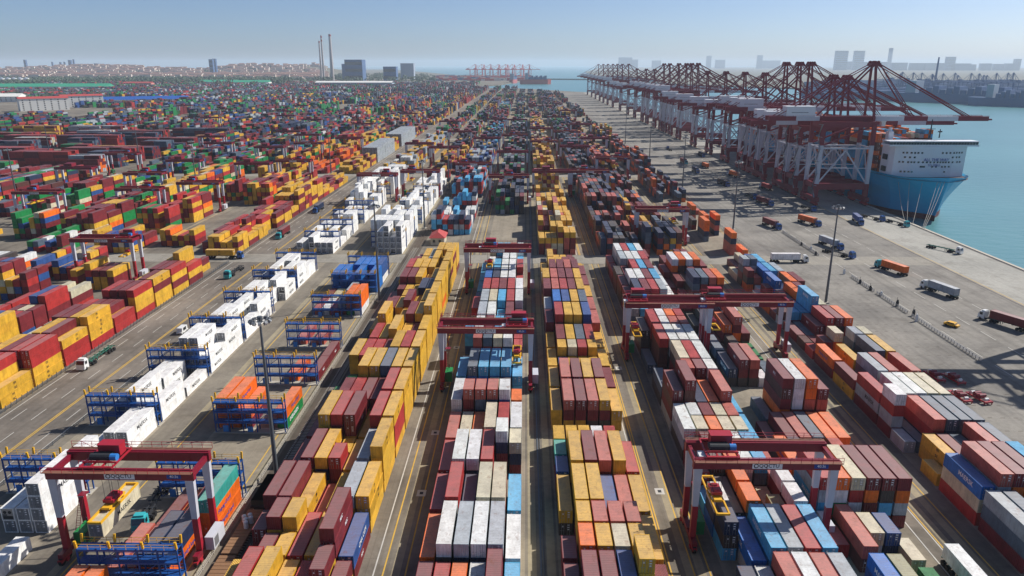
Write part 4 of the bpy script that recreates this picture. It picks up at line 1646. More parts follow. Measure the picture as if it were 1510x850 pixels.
# one more stands just outside the picture; its shadow falls on the apron
dup(qc[True], (196.0, 214.0, 0), 0, 'quay crane outside the frame whose shadow falls across the apron', None, qt[True])

# ------------------------------------------------------------------ trucks
def axle(mb, y, w=1.2, r=.5, dual=True, mi=0):
    for s in (-1, 1):
        a, b_ = sorted((s * (w - (.55 if dual else .28)), s * w))
        mb.tube((a, y, r), (b_, y, r), r, n=12, mi=mi)
    mb.bar((-w * .6, y, r), (w * .6, y, r), .16, .16, mi)


def make_truck(cabmat, framemat='dark'):
    """tractor and 40 ft skeleton trailer, nose towards -Y, origin under the middle of the load"""
    root = empty('container_truck')
    mb = MB()                       # cab: raked screen, roof, bumper
    y0, y1 = -9.9, -7.7
    prof = [(y0 + .05, .55), (y1, .55), (y1, 3.0), (y0 + .55, 3.0), (y0 + .05, 1.75)]
    for sx in (-1, 1):
        q = [(sx * 1.2, y, z) for y, z in prof]
        mb.poly(q if sx < 0 else q[::-1])
    for (ya, za), (yb, zb) in zip(prof, prof[1:] + prof[:1]):
        mb.poly([(-1.2, ya, za), (1.2, ya, za), (1.2, yb, zb), (-1.2, yb, zb)][::-1])
    mb.box(-1.22, 1.22, y0 - .08, y0 + .05, .4, .85)
    mb.box(-.9, .9, y0 + .9, y1 - .1, 3.0, 3.35)
    cab = put('cab', mb.mesh('truck_cab', cabmat), root)
    mb = MB()
    mb.poly([(-1.08, y0 + .07, 1.83), (1.08, y0 + .07, 1.83), (1.08, y0 + .48, 2.85), (-1.08, y0 + .48, 2.85)])
    put('windscreen', mb.mesh('truck_windscreen', M['glass']), cab, (0, -.02, .02))
    for sx in (-1, 1):
        mb = MB()
        x0, x1 = sorted((sx * 1.2, sx * 1.215))
        mb.box(x0, x1, y0 + .6, y1 - .6, 1.8, 2.7)
        put('side_window', mb.mesh('truck_side_window', M['glass']), cab)
        mb = MB()
        x0, x1 = sorted((sx * .7, sx * 1.05))
        mb.box(x0, x1, y0 - .1, y0 - .08, .62, .82)
        put('headlight', mb.mesh('truck_headlight', M['cabwhite']), cab)
    mb = MB()
    for x in (-.45, .45):
        mb.box(x - .1, x + .1, -7.7, -3.9, .75, 1.05)
    mb.box(-1.0, 1.0, -7.6, -7.0, .5, 1.2)
    mb.box(-.7, .7, -5.6, -4.3, 1.05, 1.2)
    put('tractor_frame', mb.mesh('truck_frame', M['dark']), root)
    mb = MB()
    for x in (-.5, .5):
        mb.box(x - .09, x + .09, -6.0, 6.2, 1.22, 1.5)
    for y in (-6.0, -3.5, -1, 1.5, 4, 6.1):
        mb.box(-1.2, 1.2, y - .12, y + .12, 1.26, 1.46)
    for x in (-.6, .6):
        mb.box(x - .08, x + .08, -2.6, -2.4, .3, 1.22)
    put('trailer', mb.mesh('truck_trailer', M[framemat] if isinstance(framemat, str) else framemat), root)
    for y in (-8.9, -5.4, -4.2, 3.1, 4.4, 5.7):
        mb = MB()
        axle(mb, y, 1.2, .5, y > -8)
        put('axle', mb.mesh('truck_axle', M['black']), root)
    return root


TRUCK = {k: make_truck(M[k], 'cabgreen' if k == 'cabwhite' else 'dark') for k in ('teal', 'cabblue', 'cabwhite')}
TT = {k: tree_of(v) for k, v in TRUCK.items()}
TU = {}
LOADY = 1.5
TRK = [  # x, y, heading (0 = nose towards the viewer), cab, load colour or None, label
    (-124.0, 195.0, 0, 'cabwhite', None, 'white truck with an empty green trailer on the road by the yellow stacks'),
    (-119.0, 286.0, 0, 'teal', None, 'teal truck with an empty trailer near the crossroad'),
    (-134.5, 309.0, R(90), 'cabblue', 'y', 'blue truck carrying a yellow container across the road'),
    (-121.0, 355.0, 0, 'teal', 'm', 'teal truck with a maroon container coming down the main road'),
    (-121.0, 420.0, 0, 'cabblue', 'n', 'blue truck with a navy container farther up the main road'),
    (-71.5, 122.0, R(8), 'teal', None, 'teal truck standing under the nearest gantry crane'),
    (152.5, 291.0, R(198), 'teal', 'o', 'truck with an orange container driving across the apron'),
    (156.0, 261.0, R(196), 'cabwhite', 'g', 'white truck with a grey container on the apron'),
    (158.5, 226.0, R(206), 'cabwhite', 'm', 'white truck with a maroon container at the right edge of the apron'),
    (143.8, 337.0, R(14), 'cabblue', 'g', 'truck with a light grey container by the white barrier'),
    (113.0, 306.6, R(90), 'cabwhite', 'w', 'white truck with a white container leaving the crossroad'),
    (192.5, 330.0, R(30), 'cabwhite', None, 'white truck with an empty trailer on the pale quay strip'),
    (152.5, 388.0, R(20), 'cabblue', 'o', 'truck with an orange container below the first ship crane'),
    (130.0, 380.0, R(12), 'cabblue', 'm', 'truck with a maroon container behind the barrier'),
    (181.0, 392.0, R(350), 'cabblue', 'b', 'truck with a blue container near the nearest crane leg'),
    (192.5, 402.0, R(20), 'cabblue', None, 'empty truck beside the ship bow, landward one'),
    (199.5, 388.0, R(14), 'teal', None, 'empty teal truck beside the ship bow, by the quay kerb'),
    (147.0, 446.0, R(15), 'cabblue', 'm', 'truck with a maroon container in the stripes of crane shadow'),
    (141.0, 520.0, R(10), 'cabblue', 'k', 'truck with a brown grey container among distant crane shadows'),
    (160.0, 560.0, R(190), 'cabwhite', 'o', 'distant truck with an orange container under the ship cranes'),
    (138.0, 640.0, R(5), 'teal', 'm', 'distant truck with a maroon container on the apron'),
    (140.5, 321.0, R(30), 'cabblue', None, 'empty truck at the gap in the white barrier'),
    (146.0, 470.0, R(5), 'cabblue', None, 'empty truck in the second band of crane shadow'),
    (166.0, 500.0, R(186), 'cabwhite', 'r', 'truck with a red container between crane legs and lamp mast'),
    (168.0, 430.0, R(4), 'cabblue', None, 'empty truck just behind the nearest crane leg'),
    (136.0, 585.0, R(2), 'cabblue', 'n', 'distant truck with a navy container on the apron'),
    (150.0, 610.0, R(184), 'teal', 'o', 'distant truck with an orange container heading away'),
    (165.0, 690.0, R(2), 'cabblue', 'k', 'distant truck with a brown grey container under the cranes'),
    (145.0, 740.0, R(182), 'cabblue', None, 'distant empty truck heading away along the apron'),
    (72.9, 100.5, 0, 'cabwhite', 'w', 'truck with a white container in the lane right of the tall stacks'),
]
for x, y, hd, cab, load, lab in TRK:
    if cab not in TU:
        TU[cab] = 1
        t_ = TRUCK[cab]
        t_.location = (x, y, 0.02)
        t_.rotation_euler = (0, 0, hd)
        tag(t_, lab, 'truck', 'container trucks at work in the port')
    else:
        dup(TRUCK[cab], (x, y, 0.02), hd, lab, None, TT[cab])
    if load:
        col = jitter(PAL[load])
        o = put('shipping_container', MESH['body', 40], None, (x, y, LOADY + .03), hd, col)
        put('roof', MESH['roof', 40], o, color=col)
        for sx in (-1, 1):
            put('door', MESH['door', sx], o, (0, -LEN[40] / 2 + .02, 0), 0, col)
        if load in 'yw':
            tx = put('side_lettering', TEXT[load], o, (0, 0, 1.35))
            sx = -1 if load == 'y' else 1
            tx.location.x = sx * (CW / 2 - .012)
            tx.rotation_euler = (R(90), 0, R(90) * sx)
        tag(o, '%s container riding on the %s' % (CNAME[load], lab.split(' with')[0].split(' carrying')[0] + (' at ' + lab.split(' container ')[1] if ' container ' in lab else '')), 'shipping container', 'containers riding on trucks')


def make_car(name, paint, taxi=False, van=False):
    root_mb = MB()
    h = 1.5 if not van else 2.1
    prof = [(-2.2, .35), (2.2, .35), (2.25, .9), (1.7, 1.0), (1.2 if not van else 1.9, h), (-1.0 if not van else -1.7, h), (-1.5 if not van else -2.0, .98), (-2.25, .88)]
    for sx in (-1, 1):
        q = [(sx * .88, y, z) for y, z in prof]
        root_mb.poly(q if sx < 0 else q[::-1])
    for (ya, za), (yb, zb) in zip(prof, prof[1:] + prof[:1]):
        root_mb.poly([(-.88, ya, za), (.88, ya, za), (.88, yb, zb), (-.88, yb, zb)][::-1])
    o = put(name, root_mb.mesh(name + '_body', paint))
    mb = MB()
    for sx in (-1, 1):
        x0, x1 = sorted((sx * .88, sx * .89))
        mb.box(x0, x1, -1.0, 1.0, 1.0, h - .12)
    mb.poly([(-.75, -1.48, 1.02), (.75, -1.48, 1.02), (.75, -1.05, h - .08), (-.75, -1.05, h - .08)])
    mb.poly([(.75, 1.68, 1.05), (-.75, 1.68, 1.05), (-.75, 1.27, h - .08), (.75, 1.27, h - .08)])
    put('window', mb.mesh(name + '_window', M['glass']), o, (0, 0, .012))
    for y in (-1.4, 1.4):
        mb = MB()
        axle(mb, y, .9, .33, False)
        put('axle', mb.mesh('car_axle', M['black']), o)
    return o


c = make_car('taxi', M['yellow'])
c.location = (140.2, 226.5, .02)
c.rotation_euler = (0, 0, R(35))
tag(c, 'small yellow car driving on the apron beside the white barrier', 'car')
c = make_car('parked_car', M['cabwhite'])
c.location = (-33.0, 322.5, .02)
c.rotation_euler = (0, 0, R(80))
tag(c, 'white car with dark windows near the guard house at the crossroad', 'car')
c = make_car('van', M['cabwhite'], van=True)
c.location = (-109.4, 216.0, .02)
tag(c, 'white van parked by the reefer rows at the edge of the road', 'van')

# ------------------------------------------------------------------ guard house
gx, gy = -41.5, 341.0
gh = empty('guard_house', (gx, gy, 0))
tag(gh, 'small cream guard house with red tiled hip roof by the crossroad', 'building')
mb = MB()
mb.box(-3.2, 3.2, -5.5, 5.5, 0, 3.6)
wall = put('wall', mb.mesh('guard_house_wall', plain('cream_render', lin(196, 184, 158), .9)), gh)
for x in (-1.6, 1.2):
    mb = MB()
    mb.box(x - .6, x + .6, -5.54, -5.5, 1.2, 2.5)
    put('window', mb.mesh('guard_house_window', M['glass']), wall)
mb = MB()
mb.box(3.2, 3.24, -3, -1.8, 0, 2.2)
put('door', mb.mesh('guard_house_door', M['cabblue']), wall)
mb = MB()
a, b_ = 4.0, 6.3
mb.poly([(-a, -b_, 3.5), (a, -b_, 3.5), (0, -3.2, 6.0)])
mb.poly([(a, -b_, 3.5), (a, b_, 3.5), (0, 3.2, 6.0), (0, -3.2, 6.0)])
mb.poly([(a, b_, 3.5), (-a, b_, 3.5), (0, 3.2, 6.0)])
mb.poly([(-a, b_, 3.5), (-a, -b_, 3.5), (0, -3.2, 6.0), (0, 3.2, 6.0)])
mb.poly([(-a, -b_, 3.5), (-a, b_, 3.5), (a, b_, 3.5), (a, -b_, 3.5)])
put('roof', mb.mesh('guard_house_roof', M['rooftile']), gh)

# ------------------------------------------------------------------ fences and barriers
def fence(name, x, y0, y1, step, h, label, group, lean=0.0, mat='mast', rails=(.45, .95), thick=.09):
    root = empty(name, (x, y0, 0))
    tag(root, label, 'fence', group)
    pm = MB()
    pm.bar((0, 0, 0), (lean, 0, h), thick)
    pmesh = pm.mesh(name + '_post', M[mat])
    n = int((y1 - y0) / step)
    for i in range(n + 1):
        put('post', pmesh, root, (0, i * step, 0))
    for r_ in rails:
        mb = MB()
        mb.bar((lean * r_ / h, 0, r_), (lean * r_ / h, y1 - y0, r_), thick * .75)
        put('rail', mb.mesh(name + '_rail', M[mat]), root)
    return root


fence('roadside_fence', -128.4, 138, 302, 2.05, 1.6, 'dark post and rail fence between the road and the yellow stacks', None, .35, 'mast', (.35, .75, 1.15), .12)
fence('roadside_fence', -128.4, 318, 555, 3.0, 1.6, 'dark post and rail fence along the road beyond the crossroad', None, .35, 'mast', (.35, .75, 1.15), .12)
fence('reefer_fence', -106.0, 100, 300, 4.0, 1.1, 'low rail fence between the road and the white reefers', None, 0, 'mast', (.5, 1.0), .1)
fence('track_fence', -54.2, 96, 300, 2.2, 1.3, 'pale railing along the railway track beside the racks', None, 0, 'concrete', (.4, .8, 1.2), .13)
fence('track_fence', -48.1, 100, 300, 3.0, 1.2, 'dark railing between the railway track and the yellow block', None, 0, 'mast', (.5, 1.1), .1)
fence('apron_fence', 102.4, 190, 300, 3.0, 1.3, 'dark railing behind the stacks nearest the apron', None, 0, 'mast', (.5, 1.1), .1)
fence('apron_fence', 103.6, 318, 520, 3.2, 1.4, 'dark railing along the apron beyond the crossroad', None, 0, 'mast', (.5, 1.2), .13)
for i, (a, b_, lab) in enumerate(((196, 236, 'white guard rail on the apron nearest the yellow car'), (239, 262, 'white guard rail in the middle of the apron barrier'), (264, 284, 'white guard rail just before the gap facing the lamp mast'), (318, 366, 'white guard rail beyond the gap in the apron barrier'))):
    fence('guard_rail', 132.0, a, b_, 1.6, 1.05, lab, 'white guard rails on the apron', 0, 'steel', (.3, .65, 1.0), .15)
mbs = None
for i, (x, y, h) in enumerate(((131.0, 288.5, 2.2), (131.6, 275.0, 1.7), (131.5, 266, 1.9), (132.6, 259.5, 1.7), (132.4, 247.0, 2.4), (131, 319, 1.9), (133, 330, 1.6), (131.5, 338, 1.6), (133, 236.8, 2.3), (131, 231, 2.6))):
    mb = MB()
    mb.box(-.4, .4, -.3, .3, 0, h * .75)
    mb.box(-.28, .28, -.2, .2, h * .75, h)
    mb.bar((0, .35, 0), (0, .35, h + .9), .09)
    o = put('control_cabinet', mb.mesh('control_cabinet', M['dark' if i % 3 else 'cabwhite']), None, (x, y, 0))
    tag(o, '%s cabinet on a post at the apron guard rail, number %s from the taxi end' % ('dark' if i % 3 else 'pale', ('eight', 'six', 'five', 'four', 'three', 'nine', 'ten', 'eleven', 'two', 'one')[i]), 'cabinet', 'small cabinets along the guard rail')

# ------------------------------------------------------------------ railway wagons beside the yellow block
def wagon(name, y0, L, label, deck):
    o = empty(name, (-50.8, y0, 0))
    tag(o, label, 'wagon', 'railway wagons on the track')
    mb = MB()
    mb.box(-1.45, 1.45, 0, L, .95, 1.25)
    put('deck', mb.mesh(name + '_deck', deck), o)
    mb = MB()
    n = int(L / .9)
    for i in range(n):
        mb.box(-1.42, 1.42, i * L / n + .05, (i + 1) * L / n - .05, 1.25, 1.31)
    if deck is M['tarp']:
        put('floor_boards', mb.mesh(name + '_boards', deck), o)['kind'] = 'stuff'
    for y in (1.4, L - 1.4):
        mb = MB()
        axle(mb, y - .8, .85, .42, False)
        axle(mb, y + .8, .85, .42, False)
        mb.box(-.9, .9, y - 1.2, y + 1.2, .5, .95)
        put('bogie', mb.mesh('wagon_bogie', M['dark']), o)
    return o


w1 = wagon('flat_wagon', 105.5, 13.0, 'brown flat wagon carrying white drums beside the railway fence', M['tarp'])
for i, (x, y) in enumerate(((-.7, 9.2), (.2, 9.7), (-.1, 8.3), (.7, 8.8), (.3, 7.3))):
    mb = MB()
    mb.tube((0, 0, 0), (0, 0, 1.25), .42, n=12)
    mb.tube((0, 0, 1.25), (0, 0, 1.4), .42, .2, n=12)
    o = put('white_drum', mb.mesh('white_drum', M['cabwhite']), None, (-50.8 + x, 105.5 + y, 1.31))
    tag(o, 'white drum standing in the cluster on the brown flat wagon', 'drum', 'white drums on the flat wagon')
w2 = wagon('flat_wagon', 92.0, 13.0, 'brown flat wagon with an empty deck nearest the viewer', M['tarp'])
w3 = wagon('hopper_wagon', 119.5, 10.0, 'dark covered wagon beside the foot of the lamp mast', M['dark'])
mb = MB()
mb.box(-1.3, 1.3, .3, 9.7, 1.25, 2.4)
mb.poly([(-1.3, .3, 2.4), (1.3, .3, 2.4), (1.3, 9.7, 2.4), (-1.3, 9.7, 2.4)])
put('body', mb.mesh('hopper_body', plain('dark_green_wagon', lin(44, 54, 48), .7)), w3)

# ------------------------------------------------------------------ the moored ship
M['hullblue'] = plain('hull_blue', lin(28, 164, 206), .45, var=.06, scale=.05)
M['boot'] = plain('boot_topping_red', lin(96, 38, 42), .6)
SHX = 238.0
ship = empty('container_ship', (SHX, 398.5, -5))
tag(ship, 'light blue container ship moored at the quay with a white house on its bow', 'ship')
ST = [(13.5, 0.6, .1), (16, 6.0, .2), (19.5, 11.5, 1.2), (24, 16.8, 5.0), (30, 20.8, 10.0), (39, 23.3, 15.5), (55, 24.5, 20.5), (80, 24.5, 23.5), (330, 24.5, 24.5), (350, 23.5, 18.0)]   # y, half width at deck, half width at the waterline
DECK = 25.0
rows = []
for y, wd, ww in ST:
    fl = DECK + max(0, (24 - y)) * .12
    prof = []
    for k in range(9):
        f = k / 8
        z = 3.2 + (fl - 3.2) * f
        hw = ww + (wd - ww) * f ** 1.6
        yy = y + (1 - f) ** 1.3 * 7.0 * max(0.0, (85 - y) / 70)
        prof.append((hw, yy, z))
    rows.append(prof)
mb = MB()
for side in (-1, 1):
    for ra, rb in zip(rows, rows[1:]):
        for k in range(8):
            q = [(side * ra[k][0], ra[k][1], ra[k][2]), (side * rb[k][0], rb[k][1], rb[k][2]), (side * rb[k + 1][0], rb[k + 1][1], rb[k + 1][2]), (side * ra[k + 1][0], ra[k + 1][1], ra[k + 1][2])]
            mb.poly(q if side < 0 else q[::-1])
a = rows[0]
for k in range(8):
    mb.poly([(-a[k][0], a[k][1], a[k][2]), (-a[k + 1][0], a[k + 1][1], a[k + 1][2]), (a[k + 1][0], a[k + 1][1], a[k + 1][2]), (a[k][0], a[k][1], a[k][2])])
for ra, rb in zip(rows, rows[1:]):
    if True:
        mb.poly([(-ra[8][0], ra[8][1], DECK - 1.3), (ra[8][0], ra[8][1], DECK - 1.3), (rb[8][0], rb[8][1], DECK - 1.3), (-rb[8][0], rb[8][1], DECK - 1.3)], 1)
zz = rows[-1]
mb.poly([(-zz[8][0], zz[8][1], DECK), (zz[8][0], zz[8][1], DECK), (zz[0][0], zz[0][1], 3.2), (-zz[0][0], zz[0][1], 3.2)])
hull = put('hull', mb.mesh('ship_hull', [M['hullblue'], plain('ship_deck', lin(70, 44, 48), .8)]), ship)
mb = MB()
for side in (-1, 1):
    for ra, rb in zip(rows, rows[1:]):
        q = [(side * ra[0][0], ra[0][1], -3), (side * rb[0][0], rb[0][1], -3), (side * rb[0][0], rb[0][1], 3.2), (side * ra[0][0], ra[0][1], 3.2)]
        mb.poly(q if side < 0 else q[::-1])
put('boot_topping', mb.mesh('ship_boot_topping', M['boot']), hull)
# the white house
mb = MB()
HY0, HY1 = 35.0, 50.0
bow = [(-21.8, HY0 + 6), (-20.8, HY0 + 1.5), (-12, HY0 - 1.2), (0, HY0 - 2.0), (12, HY0 - 1.2), (20.8, HY0 + 1.5), (21.8, HY0 + 6), (21.8, HY1), (-21.8, HY1)]
ztop = DECK + 16.6
n = len(bow)
for i in range(n):
    p, q = bow[i], bow[(i + 1) % n]
    mb.poly([(p[0], p[1], DECK - 1.2), (q[0], q[1], DECK - 1.2), (q[0], q[1], ztop), (p[0], p[1], ztop)])
mb.poly([(x, y, ztop) for x, y in bow])
house = put('deckhouse', mb.mesh('ship_deckhouse', M['whiteship']), ship)
mb = MB()
mb.box(-25.8, 25.8, HY0 - 1.5, HY0 + 9, ztop + .02, ztop + 1.0)
mb.box(-25.8, 25.8, HY0 - 1.2, HY0 + 8.7, ztop + 2.5, ztop + 3.0)
mb.box(-25.4, 25.4, HY0 + 8.2, HY0 + 8.6, ztop + 1.0, ztop + 2.5)
bridge = put('bridge', mb.mesh('ship_bridge', M['whiteship']), ship)
for i in range(30):
    mb = MB()
    x = -25.4 + 50.8 * i / 30
    mb.box(x + .1, x + 1.6, HY0 - 1.3, HY0 - 1.1, ztop + 1.0, ztop + 2.5)
    if i == 0:
        wm = mb.mesh('bridge_window', M['glass'])
        x00 = x
    put('window', wm, bridge, (x - x00, 0, 0))
port = MB()
port.box(-.55, .55, -.06, .0, 0, 1.0)
pm_ = port.mesh('house_window', M['glass'])
for zrow, xs in ((13.6, [-18, -16, -13.5, -11.4, -9.4, -7, 6, 8.5, 11, 13.5, 15.5, 17.5, 19.5]), (11.0, [-16.8, -14, -11.2, 13, 16, 18]), (8.2, [-19.5, -17.5, -14.6, -12.8, -11, -8.4, -5.6, -3.2, -1, 1.4, 3.6, 5.4, 7.2, 9, 11, 13.5, 17, 19]), (5.6, [-6.6, -5.6, -4.6, 0.5, 3.0, 7.0, 9.0, 11.5]), (2.6, [-18, -15.8, -13.6, -11.6, 9])):
    for x in xs:
        x *= .91
        s = abs(x)
        if s < 12:
            y = HY0 - 2.0 + .8 * s / 12
        else:
            y = HY0 - 1.2 + 2.7 * (s - 12) / 8.8
        ang = math.atan2(.8, 12) * (1 if x > 0 else -1) if s < 12 else math.atan2(2.7, 8.8) * (1 if x > 0 else -1)
        put('window', pm_, house, (x, y - .02, DECK - 1.2 + zrow), ang)
tx = put('lettering', text_mesh('ship_slogan', 'ALL THE WAY', 2.3, M['print_blue']), house, (2.2, HY0 - 2.25, DECK + 8.9))
tx.rotation_euler = (R(90), 0, 0)
tx = put('lettering', text_mesh('ship_slogan_lower', 'TO ZERO', 1.7, M['print_blue']), house, (1.2, HY0 - 2.25, DECK + 5.7))
tx.rotation_euler = (R(90), 0, 0)
mb = MB()
mb.box(-22.6, -21.85, HY0 + 7, HY0 + 12, DECK + 8, DECK + 11, 0)
mb.box(-22.6, -21.85, HY0 + 7, HY0 + 12, DECK + 1, DECK + 4, 0)
put('side_opening', mb.mesh('ship_side_opening', M['dark']), house)
mb = MB()
mb.tube((0, HY0 + 5, ztop + 4.4), (0, HY0 + 5, ztop + 15), .5, .25, n=8)
mb.bar((-2.6, HY0 + 5, ztop + 9.5), (2.6, HY0 + 5, ztop + 9.5), .3)
mb.bar((-1.6, HY0 + 5, ztop + 12), (1.6, HY0 + 5, ztop + 12), .3)
mb.tube((5.5, HY0 + 5, ztop + 4.4), (5.5, HY0 + 5, ztop + 9.4), .4, .25, n=8)
mb.box(4.4, 6.6, HY0 + 4.6, HY0 + 5.4, ztop + 7.6, ztop + 8.3)
put('mast', mb.mesh('ship_mast', M['dark']), bridge)
mb = MB()
mb.box(-21.6, -18.8, HY1 - 5, HY1 - 1, ztop, ztop + 7.5)
mb.tube((-20.2, HY1 - 3, ztop + 7.5), (-20.2, HY1 - 3, ztop + 9.8), 1.0, n=10)
put('funnel', mb.mesh('ship_funnel', M['whiteship']), ship)
# mooring lines
for i, (ax, ay, az, qy) in enumerate(((-16.0, 24, 22.0, 393), (-11.0, 19.5, 22.5, 387), (-4.6, 15.8, 23.5, 377), (-3.0, 15.0, 23.8, 376), (-1.4, 14.2, 24, 375), (-19.8, 29, 21.5, 396))):
    mb = MB()
    p = Vector((SHX + ax, 398.5 + ay, az - 5))
    q = Vector((QUAY_X - .3, qy, .5))
    pts = [p.lerp(q, k / 10) - Vector((0, 0, 1.6 * math.sin(math.pi * k / 10))) for k in range(11)]
    for u, v in zip(pts, pts[1:]):
        mb.bar(u, v, .16)
    o = put('mooring_rope', mb.mesh('mooring_rope', M['concrete']))
    tag(o, '%s pale mooring rope from the ship bow to the quay edge' % ORD[i], 'rope', 'mooring ropes of the moored ship')
# deck cargo: the end rows seen behind the house, then the rest of the cargo
shipmix = 'coaccmoegacco'
cb = []
for iy in range(20):
    for ix in range(17):
        if 0 < iy < 2 and ix < 0:
            continue
        nn = random.choice((7, 8, 8, 9)) if iy > 1 else (9 if ix < 3 else (8 if ix < 7 else 6))
        for t_ in range(nn):
            cb.append((ix, iy, t_))
vis = [c_ for c_ in cb if c_[1] in (0,) and c_[0] < 3]
for ix, iy, t_ in cb:
    if iy == 0 and ix < 3:
        col = jitter(PAL[('a', 'o', 'm')[(ix + t_) % 3] if t_ < 4 else random.choice('oa')])
        o = put('shipping_container', MESH['body', 40], None, (SHX - 24.0 + 1.3 + ix * 2.86, 398.5 + HY1 + 3.5 + 6.1, DECK - 5 - 1.2 + t_ * HT), 0, col)
        put('roof', MESH['roof', 40], o, color=col)
        for sx in (-1, 1):
            put('door', MESH['door', sx], o, (0, -LEN[40] / 2 + .02, 0), 0, col)
        tag(o, '%s brown orange container on the ship deck behind the house, %s tier' % (('quayside', 'second', 'third')[ix], ORD[t_]), 'shipping container', 'containers on the ship deck behind the white house')
sv, sf, sc_ = [], [], []
for ix, iy, t_ in cb:
    if iy == 0 and ix < 3:
        continue
    if 0 < ix < 16 and t_ < (4 if iy < 2 else 7) and iy not in (0, 1):
        continue
    x, y, z = SHX - 24.0 + 1.3 + ix * 2.86, 398.5 + HY1 + 3.5 + 6.1 + iy * 14.0, DECK - 5 - 1.2 + t_ * HT
    n = len(sv)
    for dz in (0, 2.56):
        for dy in (-6.08, 6.08):
            for dx in (-1.2, 1.2):
                sv.append((x + dx, y + dy, z + dz))
    cc = jitter(PAL[random.choice(shipmix)])
    for q in FQ:
        sf.append(tuple(int(n + i) for i in q))
        sc_.append(cc)
me = bpy.data.meshes.new('ship_cargo')
me.from_pydata(sv, [], sf)
at = me.attributes.new('paint', 'FLOAT_COLOR', 'FACE')
at.data.foreach_set('color', np.array(sc_).reshape(-1))
me.materials.append(M['stack'])
o = put('ship_deck_cargo', me)
tag(o, 'container cargo on the ship deck behind the white house', 'containers', None, 'stuff')

# ------------------------------------------------------------------ far things
def at_px(x, y, h=0.0):
    d = FWD + RGT * (x - 755) / F_PX - UPV * (y - 425) / F_PX
    t_ = (h - CAM_H) / d[2]
    return d[0] * t_, d[1] * t_


def dir_px(x, dist):
    """ground position in the direction of image column x, dist metres ahead"""
    d = FWD + RGT * (x - 755) / F_PX - UPV * (YH - 425) / F_PX
    k = dist / d[1]
    return d[0] * k, dist


M['brick'] = plain('chimney_concrete', lin(184, 176, 172), .9, var=.1, scale=.02)
M['bandred'] = plain('chimney_band', lin(150, 66, 60), .9)
M['plant'] = plain('power_block', lin(72, 100, 140), .8, var=.2, scale=.03)
M['housewall'] = plain('town_wall', lin(212, 198, 184), .9, var=.15, scale=.02)
M['houseroof'] = plain('town_roof', lin(150, 116, 104), .9)
M['tower'] = plain('tower_facade', lin(150, 162, 176), .7, var=.1, scale=.02)
M['shed'] = plain('white_shed_roof', lin(226, 224, 216), .6, var=.05)
M['shedblue'] = plain('blue_shed_roof', lin(28, 84, 160), .6)
M['shedgreen'] = plain('green_shed_roof', lin(44, 150, 116), .7)


def chimney(px, dist, h, r, label, bands=False):
    x, y = dir_px(px, dist)
    root = empty('chimney', (x, y, 0))
    tag(root, label, 'chimney', 'power plant chimneys on the skyline')
    mb = MB()
    mb.tube((0, 0, 0), (0, 0, h), r, r * .62, n=16)
    put('shaft', mb.mesh('chimney_shaft', M['brick']), root)
    mb = MB()
    for f in ((.86, .9), (.94, .98)) if bands else ((.95, .99),):
        mb.tube((0, 0, h * f[0]), (0, 0, h * f[1]), r * (1 - .38 * f[0]) + .3, r * (1 - .38 * f[1]) + .3, n=16)
    put('band', mb.mesh('chimney_band', M['bandred']), root)
    return root


chimney(473, 4300, 212, 6.5, 'slim chimney, leftmost of the three by the power block')
chimney(476.5, 4250, 240, 6.5, 'tall banded chimney in the middle of the three', True)
chimney(489, 4200, 244, 10.5, 'thick pale chimney nearest the blue power block')


def block(name, px, dist, w, d, h, mat, label, cat, group=None, z=0, win=0):
    x, y = dir_px(px, dist)
    root = empty(name, (x, y, z))
    tag(root, label, cat, group)
    mb = MB()
    mb.box(-w / 2, w / 2, 0, d, 0, h)
    wl_ = put('wall', mb.mesh(name + '_wall', mat), root)
    mb = MB()
    mb.box(-w / 2 - .5, w / 2 + .5, -.5, d + .5, h, h + 1.5)
    put('roof', mb.mesh(name + '_roof', mat), root)
    if win:
        mb = MB()
        for i in range(win):
            zz = h * (i + .5) / win
            mb.box(-w / 2 + 2, w / 2 - 2, -.3, 0, zz - h / win * .22, zz + h / win * .22)
        put('window_bands', mb.mesh(name + '_windows', M['glass']), root)
    return root


block('power_block', 521, 4100, 96, 90, 108, M['plant'], 'dark blue boiler house right of the three chimneys', 'building', win=3)
block('power_block', 507, 4300, 26, 40, 86, M['plant'], 'narrow blue annex beside the boiler house', 'building')
block('power_block', 574, 4000, 68, 60, 72, M['plant'], 'lower dark block between the boiler house and the port', 'building', win=2)
block('power_block', 600, 4600, 80, 60, 90, M['tower'], 'faint pale block right of the lower dark block', 'building')
x, y = dir_px(520, 2950)
b1 = empty('storage_shed', (x, y, 0))
tag(b1, 'long white roofed storage shed in front of the power plant', 'building')
mb = MB()
mb.box(-150, 150, 0, 60, 0, 14)
put('wall', mb.mesh('shed_wall', M['tower']), b1)
mb = MB()
for i in range(12):
    a0, a1 = math.pi * i / 12, math.pi * (i + 1) / 12
    mb.poly([(-152, 30 - 33 * math.cos(a0), 14 + 7 * math.sin(a0)), (152, 30 - 33 * math.cos(a0), 14 + 7 * math.sin(a0)), (152, 30 - 33 * math.cos(a1), 14 + 7 * math.sin(a1)), (-152, 30 - 33 * math.cos(a1), 14 + 7 * math.sin(a1))])
put('roof', mb.mesh('shed_roof', M['shed']), b1)

